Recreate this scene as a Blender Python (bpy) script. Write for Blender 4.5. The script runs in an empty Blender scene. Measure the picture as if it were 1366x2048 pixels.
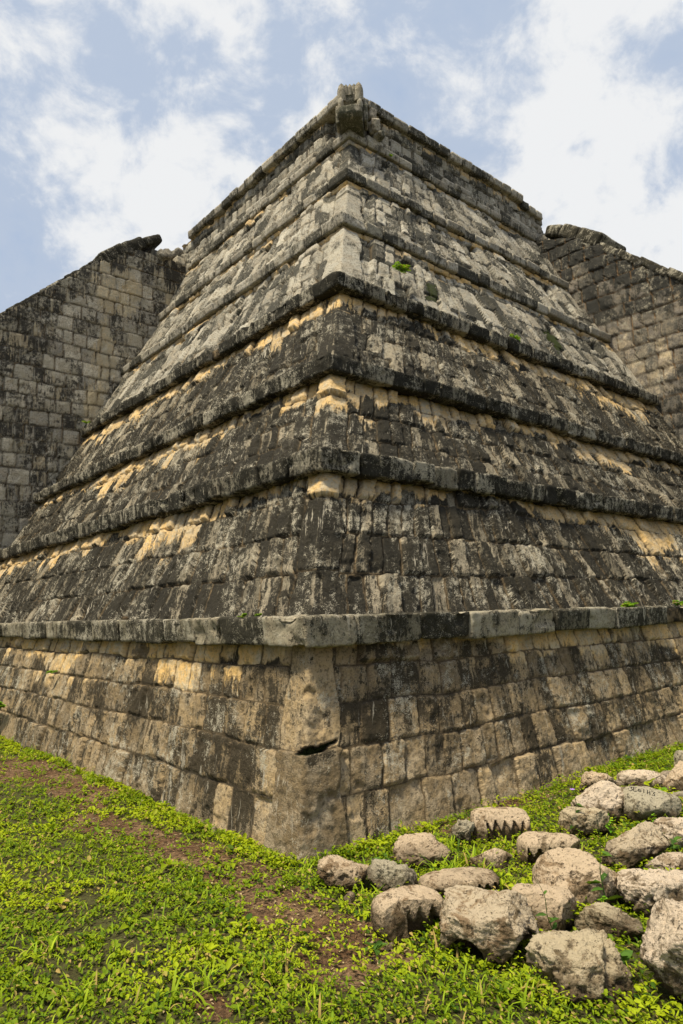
import bpy, math, random
import numpy as np
from mathutils import Vector, Matrix
from mathutils.bvhtree import BVHTree
SC = bpy.context.scene
COL = SC.collection

# ------------------------------------------------------------------ camera
CAM_H = 1.2375
PITCH, ROLL = 0.147675, -0.025614
def make_camera():
    cp, sp = math.cos(PITCH), math.sin(PITCH)
    f = Vector((0, cp, sp)); u = Vector((0, -sp, cp)); x = Vector((1, 0, 0))
    c, s = math.cos(ROLL), math.sin(ROLL)
    X = c * x + s * u; Y = -s * x + c * u; Z = -f
    cd = bpy.data.cameras.new('camera'); co = bpy.data.objects.new('camera', cd); COL.objects.link(co)
    M = Matrix((X, Y, Z)).transposed().to_4x4(); M.translation = (0, 0, CAM_H)
    co.matrix_world = M
    cd.sensor_fit = 'VERTICAL'; cd.sensor_height = 36; cd.lens = 36 * 1377.96 / 2048
    cd.clip_start = .05; cd.clip_end = 3000
    SC.camera = co
make_camera()
SC.render.resolution_x = 683; SC.render.resolution_y = 1024
SC.view_settings.view_transform = 'Standard'; SC.view_settings.look = 'None'
SC.view_settings.gamma = 1; SC.view_settings.exposure = 0.58

# ------------------------------------------------------------------ sun and sky
SUN_EL, SUN_AZ = math.radians(68), math.radians(-127)      # azimuth clockwise from +Y
sd = Vector((math.sin(SUN_AZ) * math.cos(SUN_EL), math.cos(SUN_AZ) * math.cos(SUN_EL), math.sin(SUN_EL)))
sl = bpy.data.lights.new('sun', 'SUN'); sl.energy = 4.2; sl.angle = math.radians(12); sl.color = (1, .90, .69)
so = bpy.data.objects.new('sun', sl); so.rotation_euler = sd.to_track_quat('Z', 'Y').to_euler(); COL.objects.link(so)

class NT:
    """small helper for writing node trees"""
    def __init__(s, t): s.t = t; s.n = t.nodes; s.l = t.links
    def node(s, ty, **kw):
        n = s.n.new(ty)
        for k, v in kw.items(): setattr(n, k, v)
        return n
    def put(s, sock, v):
        if v is None: return
        if isinstance(v, bpy.types.NodeSocket): s.l.new(v, sock)
        elif isinstance(v, (int, float)): sock.default_value = v
        else:
            v = tuple(v)
            if sock.type == 'RGBA' and len(v) == 3: v = v + (1,)
            sock.default_value = v
    def math(s, op, a, b=None, c=None, clamp=False):
        n = s.node('ShaderNodeMath', operation=op, use_clamp=clamp)
        for i, v in enumerate((a, b, c)): s.put(n.inputs[i], v)
        return n.outputs[0]
    def vmul(s, a, b):
        n = s.node('ShaderNodeVectorMath', operation='MULTIPLY'); s.put(n.inputs[0], a); s.put(n.inputs[1], b); return n.outputs[0]
    def vadd(s, a, b):
        n = s.node('ShaderNodeVectorMath', operation='ADD'); s.put(n.inputs[0], a); s.put(n.inputs[1], b); return n.outputs[0]
    def noise(s, vec, scale, detail=4, rough=.55, dist=0, color=False):
        n = s.node('ShaderNodeTexNoise'); s.put(n.inputs['Vector'], vec)
        n.inputs['Scale'].default_value = scale; n.inputs['Detail'].default_value = detail
        n.inputs['Roughness'].default_value = rough; n.inputs['Distortion'].default_value = dist
        return n.outputs[1 if color else 0]
    def voro(s, vec, scale, feature='F1'):
        n = s.node('ShaderNodeTexVoronoi', feature=feature); s.put(n.inputs['Vector'], vec)
        n.inputs['Scale'].default_value = scale; return n.outputs[0]
    def rng(s, v, a, b, c=0., d=1., smooth=True):
        n = s.node('ShaderNodeMapRange'); n.interpolation_type = 'SMOOTHSTEP' if smooth else 'LINEAR'
        for i, x in enumerate((v, a, b, c, d)): s.put(n.inputs[i], x)
        return n.outputs[0]
    def mix(s, f, a, b, mode='MIX'):
        n = s.node('ShaderNodeMix', data_type='RGBA', blend_type=mode)
        s.put(n.inputs[0], f); s.put(n.inputs[6], a); s.put(n.inputs[7], b); return n.outputs[2]
    def sep(s, v):
        n = s.node('ShaderNodeSeparateXYZ'); s.put(n.inputs[0], v); return n.outputs
    def attr(s, name):
        return s.node('ShaderNodeAttribute', attribute_name=name).outputs
    def bump(s, h, strength, dist, nrm=None):
        n = s.node('ShaderNodeBump'); n.inputs['Strength'].default_value = strength
        n.inputs['Distance'].default_value = dist; s.put(n.inputs['Height'], h); s.put(n.inputs['Normal'], nrm)
        return n.outputs[0]

def make_world():
    w = bpy.data.worlds.new('World'); SC.world = w; w.use_nodes = True
    t = NT(w.node_tree); t.n.clear()
    sky = t.node('ShaderNodeTexSky', sky_type='NISHITA'); sky.sun_disc = False
    sky.sun_elevation = SUN_EL; sky.sun_rotation = SUN_AZ; sky.altitude = 50; sky.air_density = 1.0; sky.dust_density = 1.5
    bg = t.node('ShaderNodeBackground'); bg.inputs[1].default_value = 0.075
    tc = t.node('ShaderNodeTexCoord').outputs['Generated']
    x, y, z = t.sep(tc)
    zz = t.math('ADD', t.math('MAXIMUM', z, 0.0), 0.75)
    cv = t.node('ShaderNodeCombineXYZ'); t.put(cv.inputs[0], t.math('DIVIDE', x, zz)); t.put(cv.inputs[1], t.math('DIVIDE', y, zz)); cv.inputs[2].default_value = 3.7
    cv = cv.outputs[0]
    big = t.noise(cv, 3.0, 3, .5, .2)
    mid = t.noise(cv, 7.0, 8, .58, .25)
    wis = t.noise(cv, 15., 8, .62, .3)
    # clouds thicken toward the horizon and around the sun
    dt = t.node('ShaderNodeVectorMath', operation='DOT_PRODUCT'); t.put(dt.inputs[0], tc)
    g = Vector((.42, .83, .37)).normalized(); dt.inputs[1].default_value = g
    glow = t.rng(dt.outputs['Value'], .86, 1.0)
    den = t.math('ADD', t.math('MULTIPLY', big, .55), t.math('MULTIPLY', mid, .62))
    den = t.math('ADD', den, t.math('MULTIPLY', wis, .22))
    den = t.math('ADD', den, t.math('MULTIPLY', glow, .03))
    low = t.rng(z, .62, .22, 0, .09)
    den = t.math('ADD', den, low)
    cover = t.rng(den, .44, .67)
    lit = t.rng(t.math('ADD', t.math('ADD', t.math('MULTIPLY', mid, .6), t.math('MULTIPLY', wis, .4)), t.math('MULTIPLY', glow, .04)), .45, .565)
    ccol = t.mix(lit, (4.3, 5.05, 6.3), (7.7, 7.8, 7.9))
    skyc = t.mix(.85, sky.outputs[0], (3.6, 4.7, 6.6))
    col = t.mix(cover, skyc, ccol)
    t.put(bg.inputs[0], col)
    out = t.node('ShaderNodeOutputWorld'); t.l.new(bg.outputs[0], out.inputs[0])
make_world()

# ------------------------------------------------------------------ numpy noise
def _hash(ix, iy, iz, seed):
    h = (ix.astype(np.int64) * 374761393 + iy.astype(np.int64) * 668265263 + iz.astype(np.int64) * 2147483647 + seed * 1274126177) & 0xffffffff
    h = ((h ^ (h >> 13)) * 1274126177) & 0xffffffff
    h = ((h ^ (h >> 16)) * 2246822519) & 0xffffffff
    return ((h ^ (h >> 15)) & 0xffffff) / float(0xffffff)
def vnoise(p, seed=0):
    """value noise, p (N,3) -> 0..1"""
    i = np.floor(p); f = p - i; f = f * f * f * (f * (f * 6 - 15) + 10); i = i.astype(np.int64)
    r = 0
    for a in (0, 1):
        wa = f[:, 0] if a else 1 - f[:, 0]
        for b in (0, 1):
            wb = f[:, 1] if b else 1 - f[:, 1]
            for c in (0, 1):
                wc = f[:, 2] if c else 1 - f[:, 2]
                r = r + wa * wb * wc * _hash(i[:, 0] + a, i[:, 1] + b, i[:, 2] + c, seed)
    return r
def fbm(p, oct=4, seed=0, gain=.5):
    r = 0; a = 1; t = 0
    for k in range(oct):
        r = r + a * (vnoise(p, seed + k * 17) - .5); t += a; a *= gain; p = p * 2.03 + 7.31
    return r / t * 2
def sstep(a, b, x):
    t = np.clip((x - a) / (b - a), 0, 1); return t * t * (3 - 2 * t)

# ------------------------------------------------------------------ site frame: l runs along the left face, r along the right face
LV = np.array([-0.64686566, 0.76260397, 0.]); RV = np.array([0.76260397, 0.64686566, 0.]); UP = np.array([0, 0, 1.])
P0 = np.array([-0.25045675, 3.67115148, 0.])
def W3(l, r, z):
    l = np.asarray(l, float)[..., None]; r = np.asarray(r, float)[..., None]; z = np.asarray(z, float)[..., None]
    return P0 + l * LV + r * RV + z * UP

# ------------------------------------------------------------------ object helpers
def link(o, parent=None):
    COL.objects.link(o)
    if parent is not None: o.parent = parent
    return o
def world_loc(o):
    v = Vector((0, 0, 0))
    while o is not None: v = v + o.location; o = o.parent
    return np.array(v)
def tag(o, label=None, cat=None, group=None, kind=None):
    if label: o['label'] = label
    if cat: o['category'] = cat
    if group: o['group'] = group
    if kind: o['kind'] = kind
    return o
def empty(name, loc, parent=None):
    o = bpy.data.objects.new(name, None); o.location = tuple(loc); o.empty_display_size = .2
    return link(o, parent)
def mesh_obj(name, V, F, mat, parent=None, attrs=None, smooth=True, loc=None):
    """V (N,3) in world space; F (M,3|4) array, or a list of such arrays"""
    V = np.asarray(V, float)
    if loc is None: loc = np.zeros(3) if parent is None else world_loc(parent)
    loc = np.asarray(loc, float)
    me = bpy.data.meshes.new(name)
    Fs = F if isinstance(F, list) else [F]
    Fs = [np.asarray(f, np.int64) for f in Fs if len(f)]
    nl = sum(f.size for f in Fs); nf = sum(len(f) for f in Fs)
    me.vertices.add(len(V)); me.vertices.foreach_set('co', (V - loc).astype(np.float32).ravel())
    me.loops.add(nl); me.loops.foreach_set('vertex_index', np.concatenate([f.ravel() for f in Fs]).astype(np.int32))
    me.polygons.add(nf)
    tot = np.concatenate([np.full(len(f), f.shape[1]) for f in Fs])
    st = np.concatenate([[0], np.cumsum(tot)[:-1]])
    me.polygons.foreach_set('loop_start', st.astype(np.int32))
    me.update(calc_edges=True)
    if smooth: me.polygons.foreach_set('use_smooth', np.ones(nf, bool))
    for k, a in (attrs or {}).items():
        a = np.asarray(a, np.float32)
        if a.shape[1] == 3:
            at = me.attributes.new(k, 'FLOAT_VECTOR', 'POINT'); at.data.foreach_set('vector', a.ravel())
    me.materials.append(mat)
    me.validate(); me.update()
    o = bpy.data.objects.new(name, me); link(o, parent)
    o.location = tuple(loc - (world_loc(parent) if parent is not None else 0))
    return o
class MB:
    """collects pieces of one mesh with the stone attributes"""
    def __init__(s): s.V = []; s.Q = []; s.T = []; s.A = {'suv': [], 'bid': [], 'msk': []}; s.n = 0
    def add(s, V, F, suv=None, bid=(.5, .5, 0), msk=(0, 0, 0)):
        V = np.asarray(V, float); F = np.asarray(F, np.int64); n = len(V)
        s.V.append(V); (s.Q if F.shape[1] == 4 else s.T).append(F + s.n); s.n += n
        for k, a in (('suv', V if suv is None else suv), ('bid', bid), ('msk', msk)):
            a = np.asarray(a, float)
            if a.ndim == 1: a = np.repeat(a[None], n, 0)
            s.A[k].append(a)
    def build(s, name, mat, parent=None, smooth=True, loc=None):
        F = []
        if s.Q: F.append(np.concatenate(s.Q))
        if s.T: F.append(np.concatenate(s.T))
        return mesh_obj(name, np.concatenate(s.V), F, mat, parent, {k: np.concatenate(v) for k, v in s.A.items()}, smooth, loc)
def grid_faces(nu, nv, flip=False):
    i = np.arange(nu - 1)[:, None] * nv + np.arange(nv - 1)[None]
    f = np.stack([i, i + nv, i + nv + 1, i + 1], -1).reshape(-1, 4)
    return f[:, ::-1] if flip else f

# ------------------------------------------------------------------ materials
def principled(name, build):
    m = bpy.data.materials.new(name); m.use_nodes = True
    t = NT(m.node_tree); t.n.clear()
    b = t.node('ShaderNodeBsdfPrincipled'); b.inputs['Roughness'].default_value = .95
    b.inputs['Specular IOR Level'].default_value = .15
    o = t.node('ShaderNodeOutputMaterial'); t.l.new(b.outputs[0], o.inputs[0])
    build(t, b)
    return m
def stone_mat(name, clean1, clean2, dark, darkness, cream=(.76, .50, .20), mortar=(.30, .215, .12), lichen=.5, streak=1., fine=1., jdark=.9, mottle=1., bvar=.70):
    def bld(t, b):
        suv = t.attr('suv')['Vector']; bid = t.sep(t.attr('bid')['Vector']); msk = t.sep(t.attr('msk')['Vector'])
        r1, r2, mort = bid[0], bid[1], bid[2]; shel, damp, moss = msk[0], msk[1], msk[2]
        n1 = t.noise(suv, 1.6, 8, .62)
        cb = t.node('ShaderNodeCombineXYZ'); t.put(cb.inputs[0], t.math('MULTIPLY', r1, 13.)); t.put(cb.inputs[1], t.math('MULTIPLY', r2, 9.)); t.put(cb.inputs[2], t.math('MULTIPLY', r1, 5.))
        bsv = t.vadd(suv, cb.outputs[0])
        n2 = t.noise(bsv, 7, 7, .68)
        st = t.noise(t.vmul(suv, (10, 1.7, 10)), 1.0, 8, .68, .5)
        st2 = t.noise(t.vmul(bsv, (26, 3.4, 26)), 1.0, 6, .66, .5)
        fi = t.noise(suv, 36 * fine, 6, .75)
        gr = t.noise(suv, 120 * fine, 3, .8)
        # clean stone, block by block
        c = t.mix(r2, clean1, clean2)
        c = t.mix(t.rng(n2, .42, .60), c, t.mix(.5, c, (.46, .38, .27)))
        c = t.mix(t.rng(fi, .38, .54), t.mix(.6, c, (.05, .042, .030)), c)
        # cream stone showing where the cornice keeps the rain off
        s = t.math('ADD', t.math('MULTIPLY', shel, .96), t.math('MULTIPLY', t.math('SUBTRACT', t.math('FRACT', t.math('MULTIPLY', r1, 3.7)), .5), .62))
        s = t.math('ADD', s, t.math('MULTIPLY', t.math('SUBTRACT', st, .5), 2.3 * streak))
        s = t.math('ADD', s, t.math('MULTIPLY', t.math('SUBTRACT', n1, .5), 2.4))
        s = t.math('ADD', s, t.math('MULTIPLY', t.math('SUBTRACT', st2, .5), .9 * streak))
        s = t.math('ADD', s, t.math('MULTIPLY', t.math('SUBTRACT', fi, .5), .5))
        cm = t.rng(s, .34, .66)
        cm = t.math('MULTIPLY', cm, t.rng(shel, .04, .16))
        cc = t.mix(t.rng(n2, .42, .66), cream, (.66, .54, .36))
        cc = t.mix(t.rng(n1, .42, .60), cc, t.mix(.5, cc, (.36, .30, .21)))
        cc = t.mix(t.rng(fi, .36, .52), t.mix(.5, cc, (.16, .10, .045)), cc)
        # black algae, in streaks down the face and in patches, different on every block
        d = t.math('ADD', t.math('MULTIPLY', t.math('SUBTRACT', n1, .5), 1.6), t.math('MULTIPLY', t.math('SUBTRACT', st, .5), 1.3 * streak))
        d = t.math('ADD', d, t.math('MULTIPLY', t.math('SUBTRACT', st2, .5), 1.1 * streak))
        d = t.math('ADD', d, t.math('MULTIPLY', t.math('SUBTRACT', n2, .5), 1.5 * mottle))
        d = t.math('ADD', d, t.math('MULTIPLY', t.math('SUBTRACT', fi, .5), 1.5))
        d = t.math('ADD', d, t.math('MULTIPLY', t.math('SUBTRACT', gr, .5), .9))
        d = t.math('ADD', d, t.math('MULTIPLY', t.math('SUBTRACT', t.math('FRACT', t.math('MULTIPLY', r1, 7.3)), .5), bvar))
        d = t.math('ADD', d, damp)
        dm = t.rng(d, -darkness - .05, -darkness + .10)
        dk = t.mix(t.rng(gr, .44, .60), dark, tuple(min(1, x * 2.4 + .008) for x in dark))
        dk = t.mix(t.rng(n2, .44, .60), dk, tuple(x * 1.9 for x in dark))
        c = t.mix(t.math('MULTIPLY', dm, .95), c, dk)
        c = t.mix(cm, c, cc)
        # pale lichen scabs and pale drips
        li = t.math('ADD', t.math('MULTIPLY', t.noise(suv, 15 * fine, 6, .8), .65), t.math('MULTIPLY', gr, .35))
        li = t.math('ADD', li, t.math('MULTIPLY', t.math('SUBTRACT', st, .5), .40 * streak))
        li = t.math('ADD', li, t.math('MULTIPLY', t.math('SUBTRACT', t.noise(suv, 2.2, 3, .5), .5), .45))
        lm = t.rng(li, .615 - .09 * lichen, .655 - .09 * lichen, 0, .85)
        c = t.mix(lm, c, (.45, .41, .32))
        dr = t.math('ADD', st2, t.math('MULTIPLY', t.math('SUBTRACT', n1, .5), .55))
        c = t.mix(t.rng(dr, .64, .70, 0, .75 * min(1, streak)), c, (.50, .45, .36))
        # mortar
        mc = t.mix(t.rng(n2, .3, .65), mortar, tuple(x * .42 for x in mortar))
        mc = t.mix(t.rng(n1, .42, .62), mc, t.mix(.75, mc, (.05, .045, .035)))
        c = t.mix(t.math('MULTIPLY', t.rng(mort, .35, .85), .7), c, mc)
        c = t.mix(t.math('MULTIPLY', t.rng(t.math('ADD', mort, t.math('MULTIPLY', t.math('SUBTRACT', n2, .5), 2.2)), .80, 1.08), jdark), c, (.018, .015, .011))
        # moss
        mo = t.rng(t.math('ADD', moss, t.math('MULTIPLY', t.math('SUBTRACT', fi, .5), 1.1)), .45, .6)
        c = t.mix(mo, c, t.mix(t.rng(gr, .4, .6), (.016, .02, .006), (.05, .065, .014)))
        t.put(b.inputs['Base Color'], c)
        pit = t.rng(t.voro(suv, 60 * fine), .0, .35)
        h = t.math('ADD', t.math('MULTIPLY', fi, .9), t.math('MULTIPLY', gr, .35))
        h = t.math('ADD', h, t.math('MULTIPLY', pit, .22))
        h = t.math('ADD', h, t.math('MULTIPLY', n2, 1.2))
        t.put(b.inputs['Normal'], t.bump(h, 1.0, .022))
    return principled(name, bld)
M = {}
M['base'] = stone_mat('weathered_brown_limestone', (.19, .14, .080), (.43, .315, .175), (.020, .016, .010), .11, lichen=.5, streak=.75, jdark=.4, bvar=.38)
M['mid'] = stone_mat('blackened_limestone', (.16, .14, .10), (.40, .345, .25), (.010, .009, .0065), .35, lichen=.5)
M['upper'] = stone_mat('grey_limestone', (.27, .25, .205), (.56, .52, .43), (.026, .025, .020), -.01, lichen=.35, streak=.6, mottle=.7)
M['corn_low'] = stone_mat('lichened_cornice_stone', (.20, .18, .125), (.42, .37, .27), (.015, .014, .010), .12, lichen=.8, cream=(.4, .3, .16))
M['corn_mid'] = stone_mat('black_cornice_stone', (.20, .185, .14), (.38, .34, .26), (.010, .0095, .007), .38, lichen=.7, cream=(.4, .3, .16))
M['corn_up'] = stone_mat('grey_cornice_stone', (.28, .26, .215), (.55, .51, .43), (.024, .023, .018), -.01, lichen=.5)
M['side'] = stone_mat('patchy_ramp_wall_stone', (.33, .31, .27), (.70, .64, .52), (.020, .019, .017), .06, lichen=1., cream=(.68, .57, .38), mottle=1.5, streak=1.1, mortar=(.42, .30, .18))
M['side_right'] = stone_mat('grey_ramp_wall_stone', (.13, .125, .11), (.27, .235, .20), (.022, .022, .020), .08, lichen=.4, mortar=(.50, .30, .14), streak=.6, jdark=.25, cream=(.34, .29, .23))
M['rubble'] = stone_mat('rubble_stone', (.26, .24, .20), (.42, .38, .30), (.06, .055, .045), -.05)
M['head'] = stone_mat('carved_head_stone', (.36, .32, .26), (.48, .43, .34), (.05, .05, .035), -.12, lichen=.6)

# ------------------------------------------------------------------ masonry
def joints(rng, a, b, wmin, wmax):
    x = [a]
    while x[-1] < b: x.append(x[-1] + rng.uniform(wmin, wmax))
    return np.array(x)
def masonry(u, v, seed, bounds, wmin, wmax, relief, quoin=None, qb=None, sharp=1., rough=.012, wob=1., p3=None, off=.012):
    """height above the mortar, per-block randoms and mortar mask for a wall sheet with coordinates u, v"""
    rng = random.Random(seed); N = len(u)
    p = np.stack([u, v, np.full(N, seed * 1.7)], 1)
    uw = u + .035 * wob * fbm(p * 2.6, 3, seed) ; vw = v + wob * (.030 * fbm(p * np.array([.6, 1.2, 1]), 2, seed + 5) + .014 * fbm(p * np.array([3.2, 2, 1]), 3, seed + 6))
    dx = np.zeros(N); dy = np.zeros(N); bid = np.zeros(N, int); lx = np.zeros(N); ly = np.zeros(N)
    bounds = np.asarray(bounds, float)
    umin, umax = u.min() - 1, u.max() + 1
    isq = np.zeros(N, bool)
    if quoin:
        quoin = quoin * (1.12 - .42 * (v / v.max())) + .02 * np.sin(v * 9 + seed)
        isq = np.abs(u + .5 * (uw - u)) < quoin
    hasq = quoin is not None; Q0 = quoin
    c = np.clip(np.searchsorted(bounds, vw) - 1, 0, len(bounds) - 2)
    base = 1
    for k in range(len(bounds) - 1):
        m = (c == k) & ~isq
        J = joints(rng, umin, umax, wmin, wmax)
        if m.any():
            i = np.clip(np.searchsorted(J, uw[m]) - 1, 0, len(J) - 2)
            a, b = J[i], J[i + 1]
            x = uw[m]
            d0, d1 = x - a, b - x
            if hasq:
                quoin = Q0[m]
                d0 = np.where(x > 0, np.minimum(d0, x - quoin), d0); d1 = np.where(x < 0, np.minimum(d1, -quoin - x), d1)
                d0 = np.where(a * b < 0, np.where(x > 0, x - quoin, d0), d0)
            h0 = _hash(i, i * 0 + k, i * 0, seed); h1 = _hash(i, i * 0 + k, i * 0 + 1, seed)
            dx[m] = np.minimum(d0 - h0 * .008, d1 - h1 * .008)
            hy0 = _hash(i, i * 0 + k, i * 0 + 2, seed) * .006; hy1 = _hash(i, i * 0 + k, i * 0 + 3, seed) * .006
            dy[m] = np.minimum(vw[m] - bounds[k] - hy0, bounds[k + 1] - vw[m] - hy1)
            lx[m] = (x - (a + b) / 2); ly[m] = vw[m] - (bounds[k] + bounds[k + 1]) / 2
            bid[m] = base + i + k * 1000 + (x > 0) * 500
    if hasq:
        quoin = Q0
        q = np.asarray(qb, float); k = np.clip(np.searchsorted(q, vw) - 1, 0, len(q) - 2)
        m = isq
        dx[m] = (Q0 - np.abs(u + .5 * (uw - u)) + .012)[m]
        dy[m] = np.minimum(vw - q[k], q[k + 1] - vw)[m]
        bid[m] = 90000 + k[m]
        lx[m] = u[m]; ly[m] = (vw - (q[k] + q[k + 1]) / 2)[m]
    r = .030
    R1 = _hash(bid, bid * 0, bid * 0 + 11, seed); R2 = _hash(bid, bid * 0, bid * 0 + 12, seed); R3 = _hash(bid, bid * 0, bid * 0 + 13, seed)
    R4 = _hash(bid, bid * 0, bid * 0 + 14, seed); R5 = _hash(bid, bid * 0, bid * 0 + 15, seed)
    cr = (dx < r) & (dy < r)
    d = np.where(cr, r - np.hypot(r - np.minimum(dx, r), r - np.minimum(dy, r)), np.minimum(dx, dy))
    P = p if p3 is None else p3
    nz = fbm(P * 9, 4, seed + 3, .55); nf = fbm(P * 34, 3, seed + 4, .6)
    d = d + .010 * nf + .008 * nz
    t = sstep(-.001, .017 / sharp, d)
    h = relief * t - .30 * relief * (1 - sstep(-.002, .008, d))
    tilt = ((R3 - .5) * .09 * lx * (0.35 if hasq else 1) + (R4 - .5) * .10 * ly)
    h = h + t * ((R5 - .5) * 2 * off * np.where(isq, .4, 1) + tilt)
    calm = 1 - .35 * np.exp(-(u / .035) ** 2) if hasq else 1.
    h = h + (rough * nz + rough * .45 * nf) * calm
    # deep pits and broken arrises
    ch = sstep(.30, .62, fbm(P * 5.2, 3, seed + 9)); h = h - ch * .022 * t * calm
    mort = 1 - sstep(-.003, .013, d)
    return h, R1, R2, mort
def spaced(dist_of, length, k):
    """0..length with a step that grows with the distance from the camera"""
    x = [0.]
    while x[-1] < length: x.append(x[-1] + k * dist_of(x[-1]))
    x = np.array(x); return x * length / x[-1]

def wrap_wall(name, parent, mat, z0, z1, s0, s1, DL, DR, seed, bounds, wmin, wmax, relief=.022, quoin=.32, qb=None,
              holes=(), shelter=.3, shel_amp=1., kres=.0021, recess=None, rough=.012, dampf=None, rc=.012, off=.012, damp0=0., wob=1.):
    D0 = float(np.hypot(s0 * 1.41 + 3.68, max(0, (z0 + z1) / 2 - CAM_H)))
    def df(sign):
        V = LV if sign < 0 else RV
        return lambda x: float(np.linalg.norm(W3(s0, s0, (z0 + z1) / 2) + V * x - np.array([0, 0, CAM_H])))
    ul = spaced(df(-1), DL - s0, kres); ur = spaced(df(1), DR - s0, kres)
    U = np.concatenate([-ul[::-1], ur[1:]])
    sl = math.hypot(z1 - z0, s1 - s0); nv = max(12, int(sl / (kres * D0))) + 1
    T = np.linspace(0, 1, nv)
    u, tt = [a.ravel() for a in np.meshgrid(U, T, indexing='ij')]
    z = z0 + tt * (z1 - z0); s = s0 + tt * (s1 - s0)
    au = np.abs(u); sg = np.where(u < 0, -1., 1.)
    uj = u + sg * (s - s0) * sstep(.4, 3., au)
    v = tt * sl
    # position
    l = np.where(u < 0, s + au, s); r = np.where(u < 0, s, s + au)
    ins = np.clip(rc - au, 0, None) ** 2 / (2 * rc) * .8
    P = W3(l + ins, r + ins, z)
    bt = math.atan2(s1 - s0, z1 - z0)
    nL = -RV * math.cos(bt) + UP * math.sin(bt); nR = -LV * math.cos(bt) + UP * math.sin(bt)
    w = (u >= 0)[:, None] * 1.
    n = nL * (1 - w) + nR * w
    mitre = (-LV * (1 - w) - RV * w) * (math.cos(bt) * np.exp(-(au / .14) ** 2))[:, None]
    suv = np.stack([u, v, np.full(len(u), seed * 3.1)], 1)
    h, R1, R2, mort = masonry(uj, v, seed, bounds, wmin, wmax, relief, quoin, qb, p3=P, rough=rough, off=off, wob=wob)
    moss = np.zeros(len(u)); damp = np.full(len(u), damp0)
    damp = damp - .22 * np.exp(-((u + .012) / .022) ** 2)
    # slow bulges of the old wall
    h = h + .025 * fbm(P * .9, 2, seed + 30) * sstep(0, .5, au)
    if recess is not None: h = h + recess(uj, v, sl)
    for (hu, hv, wu, wv, dep, ms) in holes:
        q = np.maximum(np.abs(uj - hu) / wu, np.abs(v - hv) / wv) + .55 * fbm(P * 11, 3, seed + 40) + .35 * np.clip((hu - uj) / wu, -1, 1) * np.clip((v - hv) / wv, -1, 1)
        m = 1 - sstep(.75, 1.05, q); h = h - dep * m; damp = damp + m * 1.0; moss = np.maximum(moss, m * ms)
    P = P + (n + mitre) * h[:, None]
    run = shelter * (.45 + .85 * R2) * (1 + 1.2 * fbm(suv * np.array([.8, 0, 1]), 2, seed + 50)).clip(.15, 3)
    shel = shel_amp * (1 - sstep(run * .2, run * 1.5 + .03, sl - v)) * (.80 + .45 * sstep(-.25, .2, fbm(suv * np.array([1.7, .3, 1]), 2, seed + 51)))
    if dampf is not None: damp = damp + dampf(u, v, sl)
    # grass-green film in the angle where a wall meets the ledge below
    moss = np.maximum(moss, (.42 if s0 < 0 else .28) * (1 - sstep(.0, .16 if s0 < 0 else .07, v)))
    mb = MB(); mb.add(P, grid_faces(len(U), nv), suv, np.stack([R1, R2, mort], 1), np.stack([shel, damp, moss], 1))
    return mb.build(name, mat, parent)

_cube = {}
def cube_tmpl(nx, ny, nz):
    k = (nx, ny, nz)
    if k in _cube: return _cube[k]
    idx = {}; V = []; F = []
    def vi(i, j, m):
        q = (i, j, m)
        if q not in idx: idx[q] = len(V); V.append((i / nx * 2 - 1, j / ny * 2 - 1, m / nz * 2 - 1))
        return idx[q]
    for j in range(ny):
        for m in range(nz):
            F.append((vi(0, j, m), vi(0, j, m + 1), vi(0, j + 1, m + 1), vi(0, j + 1, m)))
            F.append((vi(nx, j, m), vi(nx, j + 1, m), vi(nx, j + 1, m + 1), vi(nx, j, m + 1)))
    for i in range(nx):
        for m in range(nz):
            F.append((vi(i, 0, m), vi(i + 1, 0, m), vi(i + 1, 0, m + 1), vi(i, 0, m + 1)))
            F.append((vi(i, ny, m), vi(i, ny, m + 1), vi(i + 1, ny, m + 1), vi(i + 1, ny, m)))
    for i in range(nx):
        for j in range(ny):
            F.append((vi(i, j, 0), vi(i, j + 1, 0), vi(i + 1, j + 1, 0), vi(i + 1, j, 0)))
            F.append((vi(i, j, nz), vi(i + 1, j, nz), vi(i + 1, j + 1, nz), vi(i, j + 1, nz)))
    _cube[k] = (np.array(V), np.array(F)); return _cube[k]
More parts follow.
